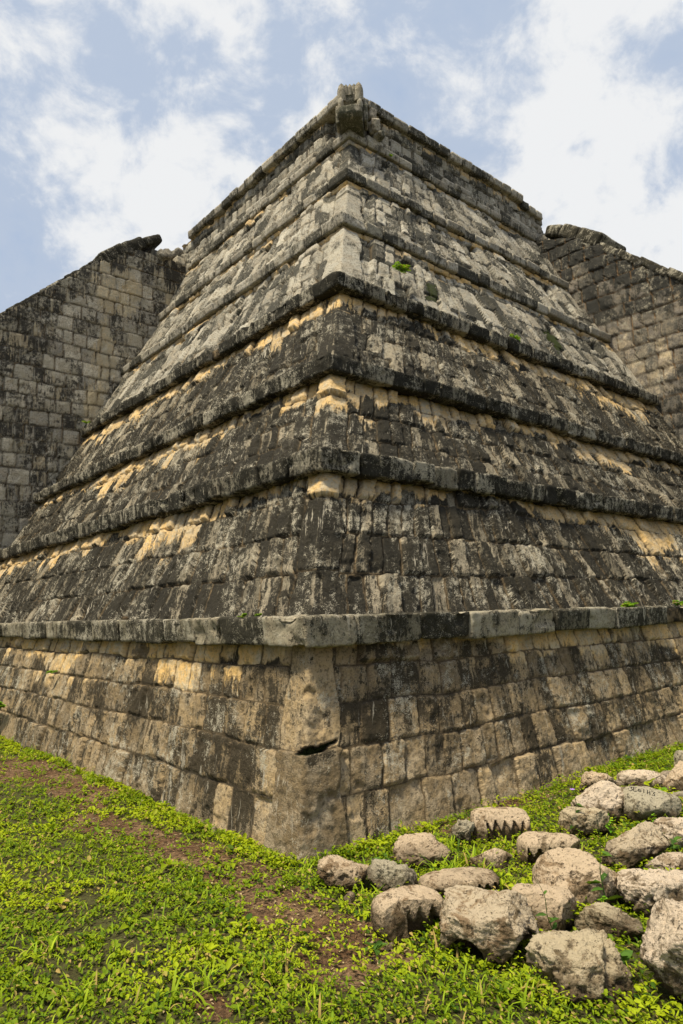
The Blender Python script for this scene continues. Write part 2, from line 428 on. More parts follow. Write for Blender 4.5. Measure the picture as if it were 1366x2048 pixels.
def block(mb, c, ax, size, seed, res=.03, rad=.02, rough=.012, skew=0., taper=0., msk=(0, 0, 0), bid=None, chip=1., maxn=26):
    """one dressed stone: centre c (world), axes ax (3 rows), full size, rounded and worn"""
    size = np.array(size, float); h = size / 2
    n = [int(np.clip(round(s / res), 3, maxn)) for s in size]
    V, F = cube_tmpl(*n)
    V = V * h
    r = min(rad, h.min() * .8)
    inner = np.clip(V, -(h - r), h - r); d = V - inner; dl = np.linalg.norm(d, axis=1, keepdims=True)
    nrm = np.where(dl > 1e-9, d / np.maximum(dl, 1e-9), 0)
    # outward direction for points on flat sides
    q = V / h; a = np.abs(q); nf = np.where(a > .999, np.sign(q), 0); nf /= np.linalg.norm(nf, axis=1, keepdims=True)
    P = np.where(dl > 1e-9, inner + nrm * np.minimum(dl, r), V)
    rr = random.Random(seed)
    if taper: P[:, 1] += taper * (P[:, 2] / size[2] - .5) * -1 * size[1] * 0 + 0
    if taper: P[:, 1] = np.where(P[:, 1] < 0, P[:, 1] * (1 + taper * (P[:, 2] / h[2])), P[:, 1])
    P[:, 0] += skew * P[:, 2]
    Wd = c + P @ np.asarray(ax)
    g = Wd + seed * .37
    dis = rough * fbm(g * 8, 4, 7, .55) + rough * .5 * fbm(g * 30, 3, 9, .6) - chip * .03 * sstep(.25, .6, fbm(g * 4.5, 3, 21))
    nn = np.where(dl > 1e-9, nrm, nf) @ np.asarray(ax)
    Wd = Wd + nn * dis[:, None]
    suv = np.stack([g @ ax[0], g[:, 2], g @ ax[1]], 1)
    if bid is None: bid = (rr.random(), rr.random(), 0)
    m = np.repeat(np.array(msk, float)[None], len(V), 0)
    mb.add(Wd, F, suv, bid, m)
AXL = np.array([LV, RV, UP]); AXR = np.array([RV, LV, UP])   # x along the run, y into the wall
AXR_ = np.array([RV, -LV, UP])
def rot_ax(ax, about, a):
    ax = np.array(ax, float); c, s = math.cos(a), math.sin(a)
    i, j = [k for k in range(3) if k != about]
    A = ax.copy(); A[i] = c * ax[i] + s * ax[j]; A[j] = -s * ax[i] + c * ax[j]; return A
def course(name, parent, mat, zt, h, s, DL, DR, seed, wmin, wmax, depth=.45, kres=.0030, jit=.010, rad=.014, rough=.012,
           start=0., breaks=(), taper=.04, msk=(0, 0, 0), corner=True, gap=.006, dz=.006, chip=1.):
    """a run of projecting stones round the corner: front face at inset s, top at zt"""
    rng = random.Random(seed); mb = MB()
    for side in (0, 1):
        ax = AXL if side == 0 else np.array([RV, LV, UP])
        D = DL if side == 0 else DR
        x = s + start
        if side == 0 and corner:
            x = s - .0; 
        if side == 1 and corner: x = s + depth + .004
        k = 0
        while x < D:
            w = rng.uniform(wmin, wmax)
            if k == 0 and side == 0 and corner: w = max(w, depth + .05)
            if x + w > D - .06: w = D - x
            if w < .05: break
            hh = h * rng.uniform(.90, 1.06); j = rng.uniform(-1, 1) * jit
            jz = rng.uniform(-1, 1) * dz
            if k == 0 and corner: j = 0; jz = 0; hh = h
            skip = False
            for (bs, b0, b1, ins) in breaks:
                if bs == side and b0 < x + w / 2 < b1: j = ins; hh = h * .8
            xm = x + w / 2; ym = s + depth / 2 + j; zm = zt + jz - hh / 2
            c = W3(xm, ym, zm) if side == 0 else W3(ym, xm, zm)
            dist = float(np.linalg.norm(c - np.array([0, 0, CAM_H])))
            A = rot_ax(ax, 2, rng.uniform(-.018, .018)); A = rot_ax(A, 1, rng.uniform(-.02, .02)) if not (k == 0 and corner) else ax
            # keep handedness: the right side runs mirrored, faces are fixed below
            n0 = len(mb.V)
            block(mb, c, A, (w - gap, depth, hh), seed * 100 + side * 50 + k, res=max(.012, kres * dist), rad=rad * rng.uniform(.8, 1.4), rough=rough,
                  taper=taper, msk=msk, skew=rng.uniform(-.05, .05), chip=chip)
            if np.linalg.det(A) < 0:
                mb.Q[-1] = mb.Q[-1][:, ::-1]
            x += w; k += 1
    return mb.build(name, mat, parent)

# ------------------------------------------------------------------ the pyramid
DL, DR = 10.24, 9.86
S = [0.0, 0.2266, 0.9260, 1.5713, 2.3776, 3.1782, 3.9415, 4.6206]
Z = [0.0, 1.2375, 2.4881, 3.5739, 4.9465, 6.3498, 7.7161, 9.0724]
CH = [0, .185, .185, .165, .165, .150, .140, .130]       # cornice heights
OV = [0, .150, .175, .175, .175, .170, .160, .150]
pyr = empty('stepped_pyramid', P0)
tag(pyr, 'dark weathered stone stepped pyramid with a serpent head at its top corner', 'pyramid')
def mk_bounds(total, hs):
    b = [0.]
    for x in hs: b.append(b[-1] + x)
    k = total / b[-1]; b = [x * k for x in b]; b[0] = -1; b[-1] = total + 1; return b
def damp_base(u, v, sl):
    q = 1 - sstep(.25, .45, np.abs(u))
    return -.10 - .22 * (1 - sstep(.1, .6, v)) * (u > -2) - .62 * q * (1 - sstep(.4, .72, v)) - .12 * q + .22 * sstep(.3, .9, v) * (1 - sstep(.2, 2.4, np.abs(u + .9))) * (1 - q)
def damp_base_old(u, v, sl):
    return -.10 - .18 * (1 - sstep(.0, .45, v)) * (u > -2) + .20 * sstep(.3, .9, v) * (1 - sstep(.2, 2.4, np.abs(u + .9)))
def panels(seed, amp, w0=.9, w1=1.7, edge=.45):
    rg = random.Random(seed); E = [.42]; 
    while E[-1] < 12: E.append(E[-1] + rg.uniform(w0, w1))
    E = np.array(E)
    def f(u, v, sl):
        a = np.abs(u); i = np.searchsorted(E, a)
        lo = np.where(i > 0, E[np.clip(i - 1, 0, len(E) - 1)], -9); d = np.minimum(a - lo, E[np.clip(i, 0, len(E) - 1)] - a)
        odd = (i % 2 == 1)
        return np.where(odd, amp * 1.4 * sstep(.0, .03, d) * sstep(.0, .04, sl - .10 - v), 0)
    return f
tiers = [
    dict(z0=-.12, s0=-.035, hs=[.36, .24, .23, .21, .16], w=(.14, .29), of=.010, mat='base', q=.27, qs=[.62, .60], holes=[(.05, .655, .13, .026, .075, .9)], kres=.0020, sh=.26, sa=.92, rel=.011, df=damp_base),
    dict(hs=[.30, .30, .30, .20], w=(.11, .23), mat='mid', q=.22, qs=[.36, .62, .26], sh=.34, sa=1.25, rel=.022, kres=.0021),
    dict(hs=[.26, .27, .26, .20], w=(.12, .25), mat='mid', q=.22, qs=[.9, .36], sh=.32, sa=1.25, rel=.022, kres=.0022),
    dict(hs=[.28, .28, .28, .26], w=(.12, .26), mat='mid', q=.24, qs=[.9, .45], sh=.34, sa=1.2, rel=.024, kres=.0023, d0=-.05),
    dict(hs=[.32, .32, .30, .24], w=(.13, .32), mat='upper', q=.30, qs=[1.2, .12], sh=.16, sa=.9, rel=.034, kres=.0022, of=.022, wb=.55, ro=.007,
         holes=[(4.75, .62, .22, .28, .004, .75), (1.6, .55, .18, .26, .004, .6), (1.20, 1.12, .14, .10, .16, .3), (5.0, 1.05, .12, .12, .18, 0), (6.4, 1.10, .12, .10, .16, 0), (-2.9, 1.0, .16, .13, .18, 0), (-4.3, 1.1, .10, .12, .16, 0)], rec=panels(5, .035)),
    dict(hs=[.30, .30, .28, .24], w=(.13, .32), mat='upper', q=.30, qs=[.9, .36], sh=.14, sa=.9, rel=.034, kres=.0022, of=.022, wb=.55, ro=.007,
         holes=[(3.3, 1.15, .14, .12, .18, 0), (5.55, 1.0, .10, .22, .18, 0), (-2.4, 1.1, .12, .10, .14, 0)], rec=panels(6, .035)),
    dict(hs=[.32, .30, .30, .24], w=(.13, .34), mat='upper', q=.26, qs=[.8, .5], sh=.14, sa=.9, rel=.034, kres=.0022, of=.022, wb=.55, ro=.007, rec=panels(7, .03), holes=[(.75, 1.0, .10, .16, .05, .2), (-3.3, 1.05, .2, .1, .12, 0)]),
]
for k, td in enumerate(tiers, 1):
    z0 = td.get('z0', Z[k - 1] - .03); s0 = td.get('s0', S[k - 1] + .20); z1 = Z[k] - CH[k] + .03; s1 = S[k] + OV[k]
    sl = math.hypot(z1 - z0, s1 - s0)
    ex = .35
    wrap_wall('terrace_wall', pyr, M[td['mat']], z0, z1, s0, s1, DL + ex, DR + ex, 100 + k, mk_bounds(sl, td['hs']), td['w'][0], td['w'][1],
              relief=td['rel'], quoin=td['q'], qb=mk_bounds(sl, td['qs']), holes=td.get('holes', ()), shelter=td['sh'], shel_amp=td['sa'],
              kres=td['kres'], recess=td.get('rec'), dampf=td.get('df'), off=td.get('of', .020), wob=td.get('wb', 1.), rough=td.get('ro', .012), damp0=td.get('d0', 0.))
    kw = dict(jit=.012, dz=.004, rough=.012, rad=.012, gap=.007) if k == 1 else (dict(jit=.014, dz=.009, rough=.018, rad=.014, gap=.010) if k < 5 else dict(jit=.018, dz=.010, rough=.009, rad=.010, gap=.016, chip=.5))
    cm = 'corn_low' if k == 1 else ('corn_mid' if k <= 4 else 'corn_up')
    ww = {1: (.28, .60), 2: (.20, .42), 3: (.20, .42), 4: (.22, .45)}.get(k, (.24, .50))
    br = {1: [(1, 4.72, 20, .10)], 4: [(0, 5.0, 5.35, .10)]}.get(k, ())
    course('cornice', pyr, M[cm], Z[k], CH[k], S[k], DL - .02, DR - .02, 200 + k, ww[0], ww[1], depth=.40, breaks=br, kres=.0028 if k < 5 else .0024, **kw)
    if k >= 5:
        course('molding', pyr, M['upper'], Z[k] - CH[k] - .012, .075, S[k] + .055, DL - .02, DR - .02, 300 + k, .2, .4, depth=.34, kres=.0028,
               jit=.018, dz=.008, msk=(.75, -.2, 0), rad=.01, gap=.016)
# solid core that closes the joints from behind
mb = MB()
for k in range(1, 8):
    s0 = S[k] + .07; za, zb = Z[k] - CH[k] + .025, Z[k] - .022
    Vc, Fc = cube_tmpl(3, 3, 3)
    a, b = s0, DL + .6; c2, d2 = s0, DR + .6
    l = (Vc[:, 0] + 1) / 2 * (b - a) + a; r = (Vc[:, 1] + 1) / 2 * (d2 - c2) + c2; z = (Vc[:, 2] + 1) / 2 * (zb - za) + za
    mb.add(W3(l, r, z), Fc[:, ::-1], None, (.5, .2, 1), (0, .5, .3))
mb.build('rubble_core', M['mid'], pyr, smooth=False)

# ---- frieze under the coping: recessed wall, projecting panel of reused carved blocks, foot moulding, coping
ZF0, ZF1 = Z[7], 9.77
def frz(u, v, sl):
    a = np.abs(u); out = .13 * sstep(.40, .43, a)
    return out
wrap_wall('frieze', pyr, M['upper'], ZF0 - .03, 9.67, S[7] + .24, S[7] + .24, DL + .35, DR + .35, 131, mk_bounds(.78, [.15, .24, .2, .19]), .14, .34, relief=.04, quoin=None,
          shelter=.08, shel_amp=.7, kres=.0022, recess=frz, rough=.007, off=.022, wob=.6,
          holes=[(-.9, .55, .04, .03, .08, 0), (-1.3, .42, .03, .03, .08, 0), (-2.1, .5, .04, .03, .08, 0), (1.5, .5, .03, .03, .08, 0)])
course('frieze_foot', pyr, M['corn_up'], ZF0 + .10, .13, S[7] + .0, DL - .05, DR - .2, 231, .25, .5, depth=.3, start=.42, corner=False, kres=.0024, jit=.020, rough=.008, rad=.01, gap=.016, dz=.008, chip=.4)
course('coping', pyr, M['corn_up'], 9.80, .15, 4.60, DL - .12, 9.45, 232, .22, .42, depth=.5, start=.25, corner=False, kres=.0024, jit=.012, dz=.012, rough=.008, rad=.010, gap=.016, chip=.4)
# the last coping stones at the right end sit lower, on a stepped end
mb = MB()
for i in range(3):
    block(mb, W3(4.62 + .22, 9.55 + i * .24, 9.64 - .02 * i), AXR_, (.23, .45, .16), 900 + i, res=.03, rad=.03)
mb.build('coping_end', M['corn_up'], pyr)
# corner block under the serpent head belongs to the top cornice and is already there; top fill
mb = MB(); Vc, Fc = cube_tmpl(3, 3, 3)
l = (Vc[:, 0] + 1) / 2 * (DL - .5 - 5.0) + 5.0; r = (Vc[:, 1] + 1) / 2 * (DR - .5 - 5.0) + 5.0; z = (Vc[:, 2] + 1) / 2 * (.78) + ZF0
mb.add(W3(l, r, z), Fc[:, ::-1], None, (.5, .5, 1), (0, 0, 0)); mb.build('summit_fill', M['rubble'], pyr, smooth=False)
# carved mask snout hanging at the right end of the corner recess
mb = MB()
block(mb, W3(4.66, 5.22, 9.38), rot_ax(AXR_, 1, .25), (.13, .22, .24), 911, res=.02, rad=.05, rough=.05)
block(mb, W3(4.60, 5.28, 9.22), rot_ax(AXR_, 1, .6), (.12, .20, .14), 912, res=.02, rad=.05, rough=.04)
block(mb, W3(4.70, 5.18, 9.60), AXR_, (.14, .2, .2), 913, res=.02, rad=.03, rough=.03)
mb.build('carved_mask', M['head'], pyr)

# ---- serpent head on the corner
RIGHT = (RV - LV) / np.linalg.norm(RV - LV)
DG = -(LV + RV) / np.linalg.norm(LV + RV); SIDE = np.cross(UP, DG)
HA = np.array([SIDE, -DG, UP])         # x sideways, y into the building, z up
hc = W3(S[7], S[7], Z[7]) + .045 * RIGHT
head = empty('serpent_head', hc - world_loc(pyr), pyr)
def hp(x, y, z): return hc + x * SIDE + y * DG + z * UP      # y forward (out of the corner)
mb = MB()
block(mb, hp(0, -.42, .28), HA, (.36, .80, .52), 920, res=.03, rad=.04, rough=.03)
mb.build('neck', M['head'], head)
def loft(mb, prof, hw, seed, res=14, wob=.02, msk=(0, 0, 0)):
    """closed side profile (y, z) swept across the head, with rounded flanks"""
    prof = np.array(prof, float); pts = []
    for i in range(len(prof)):
        a, b = prof[i], prof[(i + 1) % len(prof)]; n = max(2, int(np.linalg.norm(b - a) / .025))
        for j in range(n): pts.append(a + (b - a) * j / n)
    pts = np.array(pts); c = pts.mean(0); n = len(pts); X = np.linspace(-1, 1, res); V = []
    for x in X:
        k = 1 - .10 * max(0, (abs(x) - .75) / .25) ** 2
        q = c + (pts - c) * k
        V.append(np.stack([np.full(n, x * hw), q[:, 0], q[:, 1]], 1))
    V = np.concatenate(V); F = []
    for i in range(res - 1):
        for j in range(n): F.append((i * n + j, i * n + (j + 1) % n, (i + 1) * n + (j + 1) % n, (i + 1) * n + j))
    base = len(V); V = np.concatenate([V, [[-hw, c[0], c[1]], [hw, c[0], c[1]]]])
    T = [(base, (j + 1) % n, j) for j in range(n)] + [(base + 1, (res - 1) * n + j, (res - 1) * n + (j + 1) % n) for j in range(n)]
    Wd = hc + V @ np.array([SIDE, DG, UP])
    d = wob * fbm((Wd + seed) * 12, 3, seed); Wd = Wd + np.stack([d, .7 * d, fbm((Wd - seed) * 10, 3, seed + 1) * wob], 1)
    sv = np.stack([V[:, 0] + seed, V[:, 2], V[:, 1]], 1)
    mb.add(Wd, np.array(F), sv, (.4, .5, 0), msk); mb.add(Wd, np.array(T), sv, (.4, .5, 0), msk)
mb = MB(); loft(mb, [(-.35, -.02), (.24, .0), (.30, .05), (.31, .17), (.24, .21), (.14, .18), (-.05, .15), (-.35, .2)], .185, 31, msk=(0, .1, .38))
mb.build('lower_jaw', M['head'], head)
mb = MB(); loft(mb, [(-.40, .14), (.02, .16), (.10, .22), (.20, .34), (.23, .46), (.16, .53), (-.10, .53), (-.40, .46)], .180, 32)
mb.build('upper_jaw', M['head'], head)
def cone(mb, base, tip, r, seed, n=10, m=6):
    base = np.array(base, float); tip = np.array(tip, float); ax = tip - base; ax /= np.linalg.norm(ax)
    a = np.cross(ax, UP); a = a / np.linalg.norm(a) if np.linalg.norm(a) > 1e-3 else np.array([1., 0, 0]); b = np.cross(ax, a); V = []
    for i in range(m + 1):
        t = i / m; rr = r * (1 - t ** 5) ** .8 + .003
        for j in range(n):
            g = j / n * 2 * math.pi; V.append(base + (tip - base) * t + (a * math.cos(g) + b * math.sin(g)) * rr)
    V = np.array(V); V = V + .006 * fbm((V + seed) * 30, 2, seed)[:, None]
    F = [(i * n + j, i * n + (j + 1) % n, (i + 1) * n + (j + 1) % n, (i + 1) * n + j) for i in range(m) for j in range(n)]
    mb.add(V, np.array(F), None, (.6, .7, 0))
for i, x in enumerate((-.085, 0, .085)):
    mb = MB(); cone(mb, hp(x * .75, .19, .42), hp(x * .75, .23, .60), .042, 40 + i); mb.build('tooth', M['head'], head)
for i, x in enumerate((-.165, .165)):
    mb = MB(); cone(mb, hp(x * .82, .18, .32), hp(x * .84, .23, .625), .072, 45 + i); mb.build('fang', M['head'], head)
for i, x in enumerate((-.17, .17)):
    mb = MB(); cone(mb, hp(x * .88, .26, .15), hp(x * .9, .29, .33 - .05 * i), .042, 48 + i); mb.build('fang', M['head'], head)
for i, x in enumerate((-.225, .225)):
    mb = MB(); block(mb, hp(x, -.10, .24), HA, (.07, .26, .32), 930 + i, res=.03); mb.build('side_slab', M['head'], head)

# ---- ramps (balustrades) either side: a wall plane crossing the terraces, blocks on the side, smooth sloping cap, upturned end
def ramp(side, D, prof, nose, mat, capmat, seed, top_flat):
    """prof: (outer, z) points of the ramp top, outer = distance in the r (left ramp) or l (right ramp) direction"""
    def Q(a, o, z): return W3(a, o, z) if side == 0 else W3(o, a, z)
    nrm = -LV if side == 0 else -RV
    prof = np.array(prof, float)
    o = np.arange(prof[0, 0], 5.3, .030); top = np.interp(o, prof[:, 0], prof[:, 1])
    nv = 260; T = np.linspace(0, 1, nv)
    bot = np.interp(o, [-9, 0, 5.2], [-.1, -.1, Z[7] - .6])
    uu, tt = [a.ravel() for a in np.meshgrid(o, T, indexing='ij')]
    tp = np.repeat(top, nv); bo = np.repeat(bot, nv); z = bo + tt * (tp - bo)
    P = Q(np.full(len(uu), D), uu, z)
    nb = int(11 / .27)
    h, R1, R2, mort = masonry(uu, z, seed, np.linspace(-.3, 10.9, nb), .18, .38, .022, None, None, p3=P, off=.010, wob=1.3)
    damp = .75 * (1 - sstep(.15, .8, tp - z)) + .25 * fbm(P * .8, 2, seed + 3)
    pale = sstep(.15, .45, fbm(P * np.array([1, 1, .45]) * .9, 3, seed + 8))
    h = h + .04 * fbm(P * .6, 2, seed + 1)
    P = P + nrm * h[:, None]
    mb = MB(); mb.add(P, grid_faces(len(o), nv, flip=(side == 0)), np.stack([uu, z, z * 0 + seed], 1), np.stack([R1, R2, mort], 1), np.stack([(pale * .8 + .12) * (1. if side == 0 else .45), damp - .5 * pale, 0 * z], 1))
    root = empty('stair_ramp', Q(D, 2, 0) - world_loc(pyr), pyr)
    mb.build('side_wall', mat, root)
    # body behind the face
    mb = MB(); th = 1.15
    oo = np.linspace(prof[0, 0], 5.2, 60); tz = np.interp(oo, prof[:, 0], prof[:, 1]) - .02
    V = []
    for a, zz in zip(oo, tz): V += [Q(D + .01, a, -.1), Q(D + .01, a, zz), Q(D + th, a, zz), Q(D + th, a, -.1)]
    V = np.array(V); F = []
    for i in range(len(oo) - 1):
        for j in range(1, 3): F.append((i * 4 + j, i * 4 + j + 1, i * 4 + 4 + j + 1, i * 4 + 4 + j))
    F.append((0, 1, 2, 3)); mb.add(V, np.array(F), None, (.5, .4, .3), (0, .2, 0)); mb.build('ramp_body', mat, root, smooth=False)
    # sloping cap, long slabs
    cap = MB(); rg = random.Random(seed); a = prof[0, 0]; e = nose[0][0]; k = 0
    dirv = np.array([prof[1, 0] - prof[0, 0], prof[1, 1] - prof[0, 1]]); dirv /= np.linalg.norm(dirv)
    OV3 = RV if side == 0 else LV
    xa = dirv[0] * OV3 + dirv[1] * UP; za = -dirv[1] * OV3 + dirv[0] * UP; ya = LV if side == 0 else RV
    AX = np.array([xa, ya, za])
    while a < e:
        ln = rg.uniform(.45, .8); b = min(a + ln * dirv[0], e + .05)
        m = (a + b) / 2; zm = np.interp(m, prof[:, 0], prof[:, 1])
        block(cap, Q(D + .53, m, zm + .0) - za * .03, AX, ((b - a) / dirv[0] - .004, 1.09 + rg.uniform(-.006, .006), .15), seed + 60 + k, res=.05, rad=.015, rough=.016, msk=(0, .45, 0))
        if np.linalg.det(AX) < 0: cap.Q[-1] = cap.Q[-1][:, ::-1]
        a = b; k += 1
    cap.build('ramp_cap', capmat, root)
    ns = MB()
    for i in range(len(nose) - 1):
        (o0, z0, t0), (o1, z1, t1) = nose[i], nose[i + 1]
        dv = np.array([o1 - o0, z1 - z0]); L = np.linalg.norm(dv); dv /= L
        A = np.array([dv[0] * OV3 + dv[1] * UP, ya, -dv[1] * OV3 + dv[0] * UP])
        block(ns, Q(D + .46, (o0 + o1) / 2, (z0 + z1) / 2), A, (L + .03, 1.0, (t0 + t1) / 2), seed + 80 + i, res=.04, rad=.07, rough=.012, chip=.4, msk=(0, .3, 0))
        if np.linalg.det(A) < 0: ns.Q[-1] = ns.Q[-1][:, ::-1]
    ns.build('upturned_end', capmat, root)
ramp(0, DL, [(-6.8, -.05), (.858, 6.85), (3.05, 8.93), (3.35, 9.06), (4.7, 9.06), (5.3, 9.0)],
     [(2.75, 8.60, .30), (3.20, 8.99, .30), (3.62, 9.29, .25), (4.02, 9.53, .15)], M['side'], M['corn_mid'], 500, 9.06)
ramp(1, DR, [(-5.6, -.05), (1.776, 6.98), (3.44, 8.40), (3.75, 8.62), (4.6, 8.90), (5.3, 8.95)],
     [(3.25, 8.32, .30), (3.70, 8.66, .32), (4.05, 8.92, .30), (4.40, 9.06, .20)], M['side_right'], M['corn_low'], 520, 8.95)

# rubble of the ruined stair head, left and right
def rubble(name, parent, spots, mat, seed):
    mb = MB(); rg = random.Random(seed)
    for i, (l, r, z, s) in enumerate(spots):
        A = rot_ax(rot_ax(rot_ax(AXL, 2, rg.uniform(-.8, .8)), 1, rg.uniform(-.5, .5)), 0, rg.uniform(-.5, .5))
        block(mb, W3(l, r, z), A, (s * rg.uniform(.8, 1.2), s * rg.uniform(.7, 1.1), s * rg.uniform(.6, 1.)), seed + i, res=.05, rad=s * .22, rough=.06)
    return mb.build(name, mat, parent)
rg = random.Random(5)
sp = [(10.15, 5.05, 9.75, .45), (10.2, 4.95, 9.45, .5), (10.35, 4.85, 9.2, .45), (10.4, 5.15, 9.95, .4), (10.3, 4.9, 9.0, .5), (10.5, 4.8, 9.35, .4), (10.12, 5.2, 9.6, .5)]
for i in range(16): sp.append((10.35 + rg.random() * .7, 3.9 + rg.random() * .9, 9.08 + rg.random() * .12, .22 + .2 * rg.random()))
for i in range(10): sp.append((10.6 + rg.random() * .5, 4.5 + rg.random() * .5, 9.15 + rg.random() * .32, .3))
rubble('broken_masonry', pyr, sp, M['rubble'], 700)
rubble('broken_masonry', pyr, [(4.9, 9.95, 9.35, .5), (4.85, 10.15, 9.05, .5), (4.75, 10.4, 9.0, .42), (5.0, 10.1, 9.55, .4), (4.9, 10.6, 8.95, .4)], M['rubble'], 740)

# ------------------------------------------------------------------ ground
BARE = [(-1.5, 4.45, .50, .16), (-.95, 3.95, .55, .18), (-.55, 3.55, .5, .17), (-.25, 3.12, .42, .16), (-.03, 2.88, .34, .15), (-2.6, 6.0, .8, .28), (-1.95, 5.25, .5, .22),
        (-.48, 2.45, .16, .08), (1.05, 4.72, .5, .10), (-.10, 2.62, .18, .08), (.75, 4.35, .35, .12)]
def bare_mask(x, y):
    m = np.zeros(len(x)); p = np.stack([x, y, x * 0], 1)
    n = .8 * fbm(p * 5.5, 4, 61) - .06
    for (bx, by, a, b) in BARE:
        ang = math.radians(-50 if bx < .3 else 40)
        dx, dy = x - bx, y - by; c, s = math.cos(ang), math.sin(ang)
        q = np.hypot((dx * c + dy * s) / a, (-dx * s + dy * c) / b) + n
        m = np.maximum(m, 1 - sstep(.6, 1.25, q))
    return m
def gz(x, y):
    p = np.stack([x, y, x * 0], 1)
    near = 1 - sstep(8, 30, np.hypot(x, y))
    return (.028 * fbm(p * .9, 3, 77) + .012 * fbm(p * 5, 3, 78) + .005 * fbm(p * 22, 2, 79)) * near
def ground():
    a = np.linspace(-1, 1, 620); sx = .9 * np.sinh(a * 7.0); sy = .9 * np.sinh(a * 7.0)
    xs = sx + .2; ys = sy + 3.4
    x, y = [q.ravel() for q in np.meshgrid(xs, ys, indexing='ij')]
    z = gz(x, y)
    V = np.stack([x, y, z], 1)
    bm_ = bare_mask(x, y)
    def bld(t, b):
        pos = t.node('ShaderNodeNewGeometry').outputs['Position']; bare = t.sep(t.attr('msk')['Vector'])[0]
        n1 = t.noise(pos, 3, 5, .6); n2 = t.noise(pos, 40, 5, .7); n3 = t.noise(t.vmul(pos, (1, 1, 1)), 160, 3, .7)
        soil = t.mix(t.rng(n1, .35, .65), (.16, .085, .042), (.28, .175, .095))
        soil = t.mix(t.rng(n2, .35, .65), (.045, .025, .014), soil)
        soil = t.mix(t.rng(n3, .60, .68), soil, (.34, .25, .14))
        grn = t.mix(t.rng(n2, .35, .6), (.045, .036, .016), (.080, .080, .026))
        c = t.mix(t.rng(t.math('ADD', bare, t.math('MULTIPLY', t.math('SUBTRACT', n2, .5), .8)), .25, .55), grn, soil)
        t.put(b.inputs['Base Color'], c)
        t.put(b.inputs['Normal'], t.bump(t.math('ADD', n2, t.math('MULTIPLY', n3, .4)), .9, .02))
    m = principled('soil_and_moss', bld)
    o = mesh_obj('ground', V, grid_faces(len(xs), len(ys)), m, None, {'msk': np.stack([bm_, bm_ * 0, bm_ * 0], 1)})
    tag(o, kind='structure')
ground()

# ------------------------------------------------------------------ loose stones
def ico(sub):
    import bmesh
    bm = bmesh.new(); bmesh.ops.create_icosphere(bm, subdivisions=sub, radius=1)
    V = np.array([v.co[:] for v in bm.verts]); F = np.array([[v.index for v in f.verts] for f in bm.faces]); bm.free(); return V, F
ICO = {k: ico(k) for k in (3, 5, 6)}
def rock_mat(name, c1, c2, dark, pale, amount=.5):
    def bld(t, b):
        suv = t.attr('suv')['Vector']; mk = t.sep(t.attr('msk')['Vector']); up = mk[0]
        n1 = t.noise(suv, 6, 6, .65); n2 = t.noise(suv, 20, 8, .78); n3 = t.noise(suv, 80, 4, .8); n4 = t.noise(suv, 11, 8, .72, .8)
        c = t.mix(t.rng(n1, .40, .60), c1, c2)
        c = t.mix(t.rng(t.noise(suv, 2.5, 4, .6), .46, .60, 0, .55), c, (.13, .105, .065))
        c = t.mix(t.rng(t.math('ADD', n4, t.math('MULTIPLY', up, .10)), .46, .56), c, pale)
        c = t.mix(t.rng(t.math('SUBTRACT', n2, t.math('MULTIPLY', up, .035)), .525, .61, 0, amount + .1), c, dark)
        c = t.mix(t.rng(t.math('SUBTRACT', n3, t.math('MULTIPLY', n4, .25)), .435, .49, 0, .6 * amount + .2), c, tuple(x * 1.4 for x in dark))
        soil = t.math('ADD', mk[1], t.math('MULTIPLY', t.math('SUBTRACT', n1, .5), .22))  # mask for the shade painted into the stones' lower sides, in soil brown
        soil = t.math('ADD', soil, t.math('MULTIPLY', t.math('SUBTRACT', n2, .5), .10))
        c = t.mix(t.rng(soil, .115, .02, 0, .85), c, t.mix(t.rng(n2, .42, .58), (.035, .024, .013), (.13, .088, .05)))  # shaded lower flanks put into the colour, like a soil stain
        v = t.voro(t.vadd(suv, t.vmul(t.noise(suv, 30, 2, .5, 0, True), (.02, .02, .02))), 30)
        c = t.mix(t.rng(v, .14, .07, 0, .7), c, dark)
        t.put(b.inputs['Base Color'], c)
        h = t.math('ADD', t.math('MULTIPLY', n2, 1.3), t.math('MULTIPLY', n3, .5)); h = t.math('ADD', h, t.math('MULTIPLY', t.rng(v, .05, .3), .3))
        t.put(b.inputs['Normal'], t.bump(h, 1.0, .016))
    return principled(name, bld)
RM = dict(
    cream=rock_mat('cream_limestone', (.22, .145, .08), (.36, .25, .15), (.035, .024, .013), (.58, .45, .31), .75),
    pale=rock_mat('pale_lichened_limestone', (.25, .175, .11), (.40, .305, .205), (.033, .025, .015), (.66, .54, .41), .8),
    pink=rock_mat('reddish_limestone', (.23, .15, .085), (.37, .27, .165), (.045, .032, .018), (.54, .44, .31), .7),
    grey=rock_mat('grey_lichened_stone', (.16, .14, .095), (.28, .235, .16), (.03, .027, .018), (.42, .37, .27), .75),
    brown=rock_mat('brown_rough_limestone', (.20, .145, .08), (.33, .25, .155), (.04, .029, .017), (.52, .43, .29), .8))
ROCKS = []
